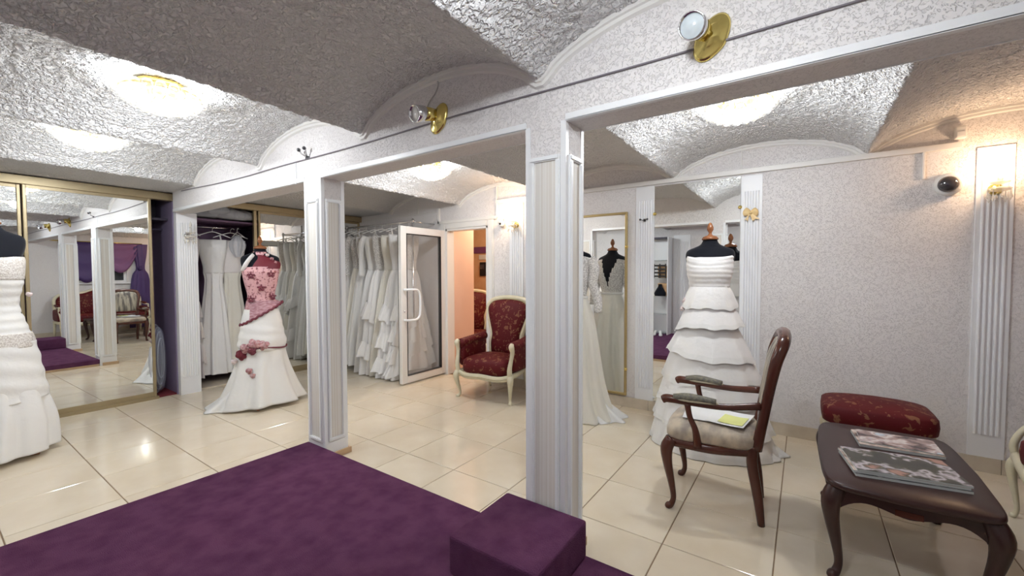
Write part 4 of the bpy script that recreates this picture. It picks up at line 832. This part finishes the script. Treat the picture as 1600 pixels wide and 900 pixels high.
o = [(-0.72, 0.45), (-0.735, 0.70), (-0.72, 0.86), (-0.6, 0.95), (-0.3, 0.97), (0, 1.06), (0.3, 0.97), (0.6, 0.95), (0.72, 0.86), (0.735, 0.70), (0.72, 0.45)]
MB().tube([(x_, 0.56 + 0.12 * (z_ - 0.4), z_) for x_, z_ in o], 0.030, 10, smooth=60).build('back_frame', 'cream_wood', sf, True)
C_ = cr(o, 50); R = [[(x_ * k_, 0.56 + 0.12 * (0.72 + (z_ - 0.72) * k_ - 0.4) + bu, 0.72 + (z_ - 0.72) * k_) for x_, z_ in C_] for k_, bu in ((0.97, 0.03), (0.95, -0.04), (0.8, -0.07), (0.4, -0.08), (0.02, -0.085))]
MB().rings(R).build('back_cushion', 'damask', sf, True)

# red ottoman
ot = thing('ottoman', 'cream ottoman with domed red damask seat against the wall', 'ottoman', (0.425, 3.83, 0))
for sx in (-1, 1):
    for sy in (-1, 1): cabriole(ot, sx * 0.25, sy * 0.17, 0.30, sx, sy, 'cream_wood', 0.026, 0.03)
ring = [(x_, y_, 0.315) for x_, y_ in ((-0.27, -0.19), (0, -0.205), (0.27, -0.19), (0.285, 0), (0.27, 0.19), (0, 0.2), (-0.27, 0.19), (-0.285, 0), (-0.27, -0.19))]
MB().pillow(-0.292, 0.292, -0.215, 0.215, 0.275, 0.372, 0.3).build('apron', 'cream_wood', ot, True)
MB().tube([(-0.25, -0.219, 0.285), (-0.21, -0.222, 0.335), (-0.05, -0.222, 0.325), (0.0, -0.222, 0.318), (0.05, -0.222, 0.325), (0.21, -0.222, 0.335), (0.25, -0.219, 0.285)], 0.0045, 6, smooth=30).build('gilt_line', 'cream_groove', ot, True)
MB().pillow(-0.305, 0.305, -0.228, 0.228, 0.345, 0.485, 0.34, 0.04).build('seat_cushion', 'damask', ot, True)

# dark wooden armchair
wc = thing('wooden_armchair', 'dark mahogany armchair with worn tapestry seat', 'armchair', (-0.43, 2.815, 0), rz_facing(-0.997, -0.078))
hf, hr, fy, ry_ = 0.232, 0.175, -0.215, 0.205
for s_ in (-1, 1):
    cabriole(wc, s_ * hf, fy, 0.42, s_ * 0.25, -1, 'mahogany', 0.028, 0.03)
    MB().tube([(s_ * hr, ry_ + 0.045, 0.0), (s_ * hr, ry_ + 0.025, 0.16), (s_ * hr, ry_ - 0.005, 0.34), (s_ * hr, ry_, 0.44)], [0.019, 0.026, 0.029, 0.028], 10, smooth=18).build('leg', 'mahogany', wc, True)
    MB().tube([(s_ * (hf + 0.012), -0.07, 0.40), (s_ * (hf + 0.018), -0.085, 0.50), (s_ * (hf + 0.016), -0.115, 0.57), (s_ * (hf + 0.016), -0.13, 0.645)], [0.026, 0.018, 0.016, 0.018], 8, smooth=16).build('arm_post', 'mahogany', wc, True)
    MB().tube([(s_ * (hf + 0.022), -0.265, 0.650), (s_ * (hf + 0.02), -0.235, 0.662), (s_ * (hf + 0.015), -0.12, 0.655), (s_ * (hf - 0.005), 0.06, 0.648), (s_ * (hr + 0.01), 0.235, 0.668)], [0.022, 0.025, 0.021, 0.019, 0.022], 10, smooth=26).build('arm_rail', 'mahogany', wc, True)
    MB().tube([(s_ * (hf + 0.018), -0.205, 0.676), (s_ * (hf + 0.016), -0.12, 0.680), (s_ * (hf + 0.003), 0.02, 0.672)], [0.022, 0.034, 0.022], 12, smooth=14, flat=0.75, up=(1, 0, 0)).build('arm_pad', 'arm_pad', wc, True)
    MB().tube([(s_ * (hf + 0.018), -0.212, 0.668), (s_ * (hf + 0.05), -0.12, 0.668), (s_ * (hf + 0.004), 0.03, 0.662), (s_ * (hf - 0.018), -0.12, 0.668), (s_ * (hf + 0.018), -0.212, 0.668)], 0.006, 6, smooth=30).build('braid', 'braid', wc, True)
def rail(pts, nm, r=0.026): MB().tube(pts, r, 8, smooth=18, flat=0.6, up=(0, 0, 1)).build(nm, 'mahogany', wc, True)
rail([(-hf, fy, 0.40), (0, fy - 0.035, 0.40), (hf, fy, 0.40)], 'seat_rail'); rail([(-hr, ry_, 0.40), (0, ry_ + 0.02, 0.40), (hr, ry_, 0.40)], 'seat_rail')
for s_ in (-1, 1): rail([(s_ * hf, fy, 0.40), (s_ * (hf + 0.005), 0.0, 0.398), (s_ * hr, ry_, 0.40)], 'seat_rail')
sk = [(-hf + .01, fy), (-0.1, fy - .03), (0.1, fy - .03), (hf - .01, fy), (hf + .004, -0.05), (hr + .012, ry_ - 0.01), (0, ry_ + .005), (-hr - .012, ry_ - 0.01), (-hf - .004, -0.05), (-hf + .01, fy)]
S_ = cr(sk, 60)[:-1]
MB().rings([[(x_ * k_, y_ * k_, z_) for x_, y_ in S_] for k_, z_ in ((0.99, 0.415), (1.05, 0.435), (1.05, 0.472), (0.97, 0.497), (0.75, 0.510), (0.4, 0.516), (0.05, 0.518))]).build('seat_cushion', 'tapestry', wc, True)
yb = lambda z: ry_ + 0.02 + 0.16 * (z - 0.45) + 0.28 * max(0, z - 0.90) ** 1.3
o = [(-hr, 0.42), (-hr - 0.005, 0.60), (-0.20, 0.78), (-0.222, 0.92), (-0.20, 1.01), (-0.12, 1.045), (0, 1.055), (0.12, 1.045), (0.20, 1.01), (0.222, 0.92), (0.20, 0.78), (hr + 0.005, 0.60), (hr, 0.42)]
MB().tube([(x_, yb(z_), z_) for x_, z_ in o], [0.028, 0.027, 0.027, 0.030, 0.032, 0.032, 0.033, 0.032, 0.032, 0.030, 0.027, 0.027, 0.028], 10, smooth=70).build('back_frame', 'mahogany', wc, True)
MB().tube([(-hr, yb(0.56), 0.56), (0, yb(0.55), 0.55), (hr, yb(0.56), 0.56)], 0.018, 8, smooth=10).build('back_rail', 'mahogany', wc, True)
C_ = cr([(x_, max(z_, 0.56)) for x_, z_ in o if z_ >= 0.55] , 40)
for nm, sg in (('back_upholstery', -1), ('back_cover', 1)):
    R = [[(x_ * k_, yb(0.80 + (z_ - 0.80) * k_) + sg * bu, 0.80 + (z_ - 0.80) * k_) for x_, z_ in C_] for k_, bu in ((0.93, 0.002), (0.90, 0.022), (0.7, 0.030), (0.3, 0.034), (0.02, 0.035))]
    MB().rings(R).build(nm, 'tapestry_stripe', wc, True)
def sheet(name, lab, M, w_, d_, m, curl=0.0, cat='paper'):
    n = 8; V = []; Fc = []
    for i in range(n + 1):
        for j in range(2): V.append((w_ * (i / n - 0.5), d_ * (j - 0.5), curl * ((i / n) - 0.5) ** 2 * 4))
    o_ = len(V); V += [(x_, y_, z_ - 0.0012) for x_, y_, z_ in V]
    for i in range(n):
        a = 2 * i; Fc += [(a, a + 2, a + 3, a + 1), (o_ + a + 1, o_ + a + 3, o_ + a + 2, o_ + a), (a, o_ + a, o_ + a + 2, a + 2), (a + 1, a + 3, o_ + a + 3, o_ + a + 1)]
    Fc += [(0, 1, o_ + 1, o_), (2 * n, o_ + 2 * n, o_ + 2 * n + 1, 2 * n + 1)]
    return tag(MB().add(V, Fc).xf(M).build(name, m), lab, cat)
cz = 0.522
sheet('paper_sheet', 'white paper sheet lying on the tapestry chair seat', Matrix.Translation((-0.50, 2.83, cz)) @ Matrix.Rotation(0.1, 4, 'Z'), 0.21, 0.297, 'paper', 0.004)
sheet('paper_sheet', 'white printed sheet at the back of the tapestry seat', Matrix.Translation((-0.345, 2.80, cz + 0.005)) @ Matrix.Rotation(-0.12, 4, 'Z'), 0.20, 0.28, 'paper', 0.004)
sheet('yellow_leaflet', 'yellow leaflet on top of the papers on the chair', Matrix.Translation((-0.325, 2.76, cz + 0.009)) @ Matrix.Rotation(-0.12, 4, 'Z'), 0.13, 0.16, 'yellow_paper', 0.004)

# ------------------------------------------------------------------ coffee table
ct = thing('coffee_table', 'dark wooden coffee table with shaped top and cabriole legs', 'coffee table', (0.385, 2.82, 0))
hx, hy, HT = 0.285, 0.475, 0.46
ol = []
for k in range(96):
    a = 2 * PI * k / 96; c_, s_ = math.cos(a), math.sin(a); e = 0.17
    x_ = hx * math.copysign(abs(c_) ** e, c_); y_ = hy * math.copysign(abs(s_) ** e, s_)
    y_ += math.copysign(0.018, s_) * math.cos(PI * x_ / (2 * hx)) * (abs(s_) > 0.5); x_ += math.copysign(0.020, c_) * math.cos(PI * y_ / (2 * hy)) * (abs(c_) > 0.5)
    ol.append((x_, y_))
MB().rings([[(x_ * k_, y_ * (1 - (1 - k_) * hx / hy), z_) for x_, y_ in ol] for k_, z_ in ((0.93, HT - 0.034), (0.985, HT - 0.028), (1.0, HT - 0.018), (0.998, HT - 0.010), (0.985, HT - 0.004), (0.97, HT), (0.5, HT + 0.0002))]).build('table_top', 'table_wood', ct, True)
def apron(p0, p1, nm):
    n = 24; R = []
    for i in range(n + 1):
        t_ = i / n; x_ = p0[0] + (p1[0] - p0[0]) * t_; y_ = p0[1] + (p1[1] - p0[1]) * t_
        low = HT - 0.105 + 0.045 * abs(2 * t_ - 1) ** 0.7 * math.sin(PI * min(1, 2 * abs(t_ - 0.5) * 1.0)) - 0.03 * abs(2 * t_ - 1) ** 4
        nx_, ny_ = (0, 0.009) if abs(p1[0] - p0[0]) > abs(p1[1] - p0[1]) else (0.009, 0)
        R.append([(x_ - nx_, y_ - ny_, low), (x_ + nx_, y_ + ny_, low), (x_ + nx_, y_ + ny_, HT - 0.033), (x_ - nx_, y_ - ny_, HT - 0.033)])
    return MB().rings(R).build(nm, 'table_wood', ct)
ix, iy = hx - 0.045, hy - 0.06
apron((-ix, -iy - .012), (ix, -iy - .012), 'apron'); apron((-ix, iy + .012), (ix, iy + .012), 'apron'); apron((-ix, -iy), (-ix, iy), 'apron'); apron((ix, -iy), (ix, iy), 'apron')
for sx in (-1, 1):
    for sy in (-1, 1): cabriole(ct, sx * ix, sy * iy, HT - 0.034, sx, sy, 'table_wood', 0.030, 0.036)
B(-0.045, 0.045, -iy - 0.0235, -iy - 0.0205, HT - 0.098, HT - 0.072).build('name_plate', 'mahogany', ct)
# magazines
def magazine(x, y, z, rz, w_, d_, th_, label, cov, tilt=0.0):
    t = thing('magazine', label, 'magazine', (x, y, z), rz, 'magazines on the coffee table'); t.rotation_euler = (0, tilt, rz)
    B(-w_ / 2 + 0.001, w_ / 2 - 0.001, -d_ / 2 + 0.001, d_ / 2 - 0.002, 0.0008, th_ - 0.0008).build('pages', 'page_edge', t)
    cv = MB(); cv.box(-w_ / 2, w_ / 2, -d_ / 2, d_ / 2, th_ - 0.0008, th_); cv.build('front_cover', cov, t)
    B(-w_ / 2, w_ / 2, -d_ / 2, d_ / 2, 0, 0.0008).build('back_cover', 'page_edge', t)
    return t
mz = HT + 0.0005
magazine(0.388, 2.655, mz, 0.17, 0.40, 0.29, 0.012, 'pale glossy magazine at the bottom of the front stack', 'cover_dark')
magazine(0.383, 2.660, mz + 0.0125, 0.155, 0.40, 0.285, 0.010, 'middle magazine of the three-high front stack', 'cover_sepia')
magazine(0.392, 2.660, mz + 0.023, 0.165, 0.395, 0.285, 0.008, 'top magazine of the front stack, cover with brides in a garden', 'cover_garden')
magazine(0.425, 3.055, mz, 0.085, 0.34, 0.25, 0.014, 'thick magazine under the sky blue one at the back of the table', 'cover_sepia')
magazine(0.435, 3.062, mz + 0.0145, 0.02, 0.33, 0.215, 0.005, 'sky blue and brown magazine on top of the back stack', 'cover_sky')

# ------------------------------------------------------------------ right wall: window and purple drapery (seen in the wardrobe mirror)
wn = sempty('window_1', 'dark evening window with white sill')
B(XD + 0.06, XD + 0.07, wy0, wy1, wz0, wz1).build('pane', 'night_glass', wn)
for a, b, c, d in ((wy0, wy1, wz0, wz0 + 0.05), (wy0, wy1, wz1 - 0.05, wz1), (wy0, wy0 + 0.05, wz0 + .05, wz1 - .05), (wy1 - 0.05, wy1, wz0 + .05, wz1 - .05), ((wy0 + wy1) / 2 - .03, (wy0 + wy1) / 2 + .03, wz0 + .05, wz1 - .05)): B(XD + 0.03, XD + 0.075, a, b, c, d).build('frame_bar', 'white_paint', wn)
B(XD - 0.06, XD + 0.06, wy0 - 0.06, wy1 + 0.06, wz0 - 0.03, wz0).build('sill', 'white_paint', wn)
dp = thing('drapery', 'swagged purple sheer drapery over the window', 'curtain', (XD - 0.05, 2.95, 0))
MB().tube([(0, -0.85, 2.16), (0, 0.75, 2.16)], 0.012, 8).build('rod', 'brass', dp, True)
def swag(y0, y1, z0, drop, m, nm, x=0.0):
    R = []; n = 30; k = 9
    for i in range(n + 1):
        t_ = i / n; y_ = y0 + (y1 - y0) * t_; s_ = math.sin(PI * t_) ** 0.8; top = z0; bot = z0 - 0.10 - drop * s_; row = []
        for j in range(k + 1):
            u = j / k; row.append((x - 0.02 - 0.025 * math.sin(u * PI * 5) - 0.03 * s_ * u, y_, top + (bot - top) * u))
        R.append(row + [(p_[0] + 0.006, p_[1], p_[2]) for p_ in reversed(row)])
    return MB().rings(R).build(nm, m, dp, True)
swag(-0.70, 0.12, 2.15, 0.85, 'purple_sheer', 'swag'); swag(-0.05, 0.66, 2.15, 0.62, 'mauve_sheer', 'swag', -0.03)
for y_, m_ in ((0.70, 'purple_sheer'),):
    MB().loft([(0.06, 0.05, 0.22, -0.03, y_, .10), (0.8, 0.05, 0.20, -0.03, y_, .12), (1.35, 0.05, 0.15, -0.03, y_, .12), (1.55, 0.04, 0.08, -0.03, y_, .1), (1.9, 0.045, 0.12, -0.03, y_, .12), (2.15, 0.04, 0.14, -0.03, y_, .12)], 30, 60, 9).build('side_drape', m_, dp, True)
blossom(dp, (-0.07, 0.62, 1.55), 0.10, 'purple_sheer', 12, 'rosette', 60)
tag(B(XD - 0.03, XD - 0.001, 1.05, 1.55, 0.25, 1.95).build('wall_panel', 'mirror'), 'narrow mirror panel on the right wall before the beam', 'mirror')

# ------------------------------------------------------------------ display shelves behind the camera (seen in the tall mirror)
ds = thing('display_shelf', 'white display cabinet with glass shelves on the podium', 'shelf', (-2.98, YE + 0.002, 0.1005))
B(0, 0.66, 0, 0.02, 0, 2.05).build('back_panel', 'white_paint', ds)
for xx in (0, 0.64): B(xx, xx + 0.02, 0.02, 0.32, 0, 2.05).build('side_panel', 'white_paint', ds)
for zz in (0.02, 0.42, 0.80, 1.18, 1.56): B(0.02, 0.64, 0.02, 0.31, zz, zz + 0.012).build('shelf', 'shelf_glass', ds)
B(0.02, 0.64, 0.02, 0.31, 2.02, 2.05).build('top_panel', 'dark_panel', ds)
for zz, hh in ((0.82, 0.26), (1.20, 0.25)): B(0.42, 0.60, 0.05, 0.2, zz - 0.005, zz + hh).build('birch_box', 'birch', ds)
jr = thing('jewellery_rack', 'black slotted jewellery rack on the display shelf', 'rack', (-2.64, -0.62, 1.2935))
for k in range(4): B(0, 0.26, 0, 0.02, 0.02 + k * 0.075, 0.055 + k * 0.075).build('bar', 'black_plastic', jr)
for xx in (0, 0.12, 0.24): B(xx, xx + 0.02, 0.0, 0.022, 0, 0.30).build('upright', 'black_plastic', jr)
jb = tag(MB().loft([(0, 0.11, 0.06, 0, 0, 0), (0.06, 0.12, 0.06, 0, 0, 0), (0.15, 0.07, 0.05, 0, 0, 0), (0.20, 0.04, 0.035, 0, 0, 0), (0.25, 0.035, 0.03, 0, 0, 0)], 18, 24).build('necklace_bust', 'black_cloth', None, True), 'black velvet necklace bust on the display shelf', 'display bust'); jb.location = (-2.50, -0.605, 0.9135)
def shoe(x, y, rz, label):
    t = thing('high_heel', label, 'shoe', (x, y, 0.101), rz, 'bridal shoes before the display shelf')
    MB().tube([(0, 0.10, 0.012), (0, 0.04, 0.014), (0, -0.04, 0.045), (0, -0.10, 0.078), (0, -0.115, 0.085)], [0.012, 0.036, 0.028, 0.028, 0.018], 10, smooth=18, flat=0.5, up=(1, 0, 0)).build('upper', 'satin', t, True)
    MB().tube([(0, -0.11, 0.08), (0, -0.115, 0.04), (0, -0.115, 0.0)], [0.016, 0.008, 0.006], 8).build('heel', 'satin', t, True)
for k in range(4): shoe(-2.80 + 0.13 * k, -0.36 + 0.02 * (k % 2), 0.3 - 0.2 * k, ['leftmost white bridal shoe before the display shelf', 'second white bridal shoe before the display shelf', 'third white bridal shoe before the display shelf', 'rightmost white bridal shoe before the display shelf'][k])
mannequin((-1.55, -0.52, 0.1005), 0.0, 'bare black dress form on the podium, seen only in mirrors', 0.98, True, 0.2)
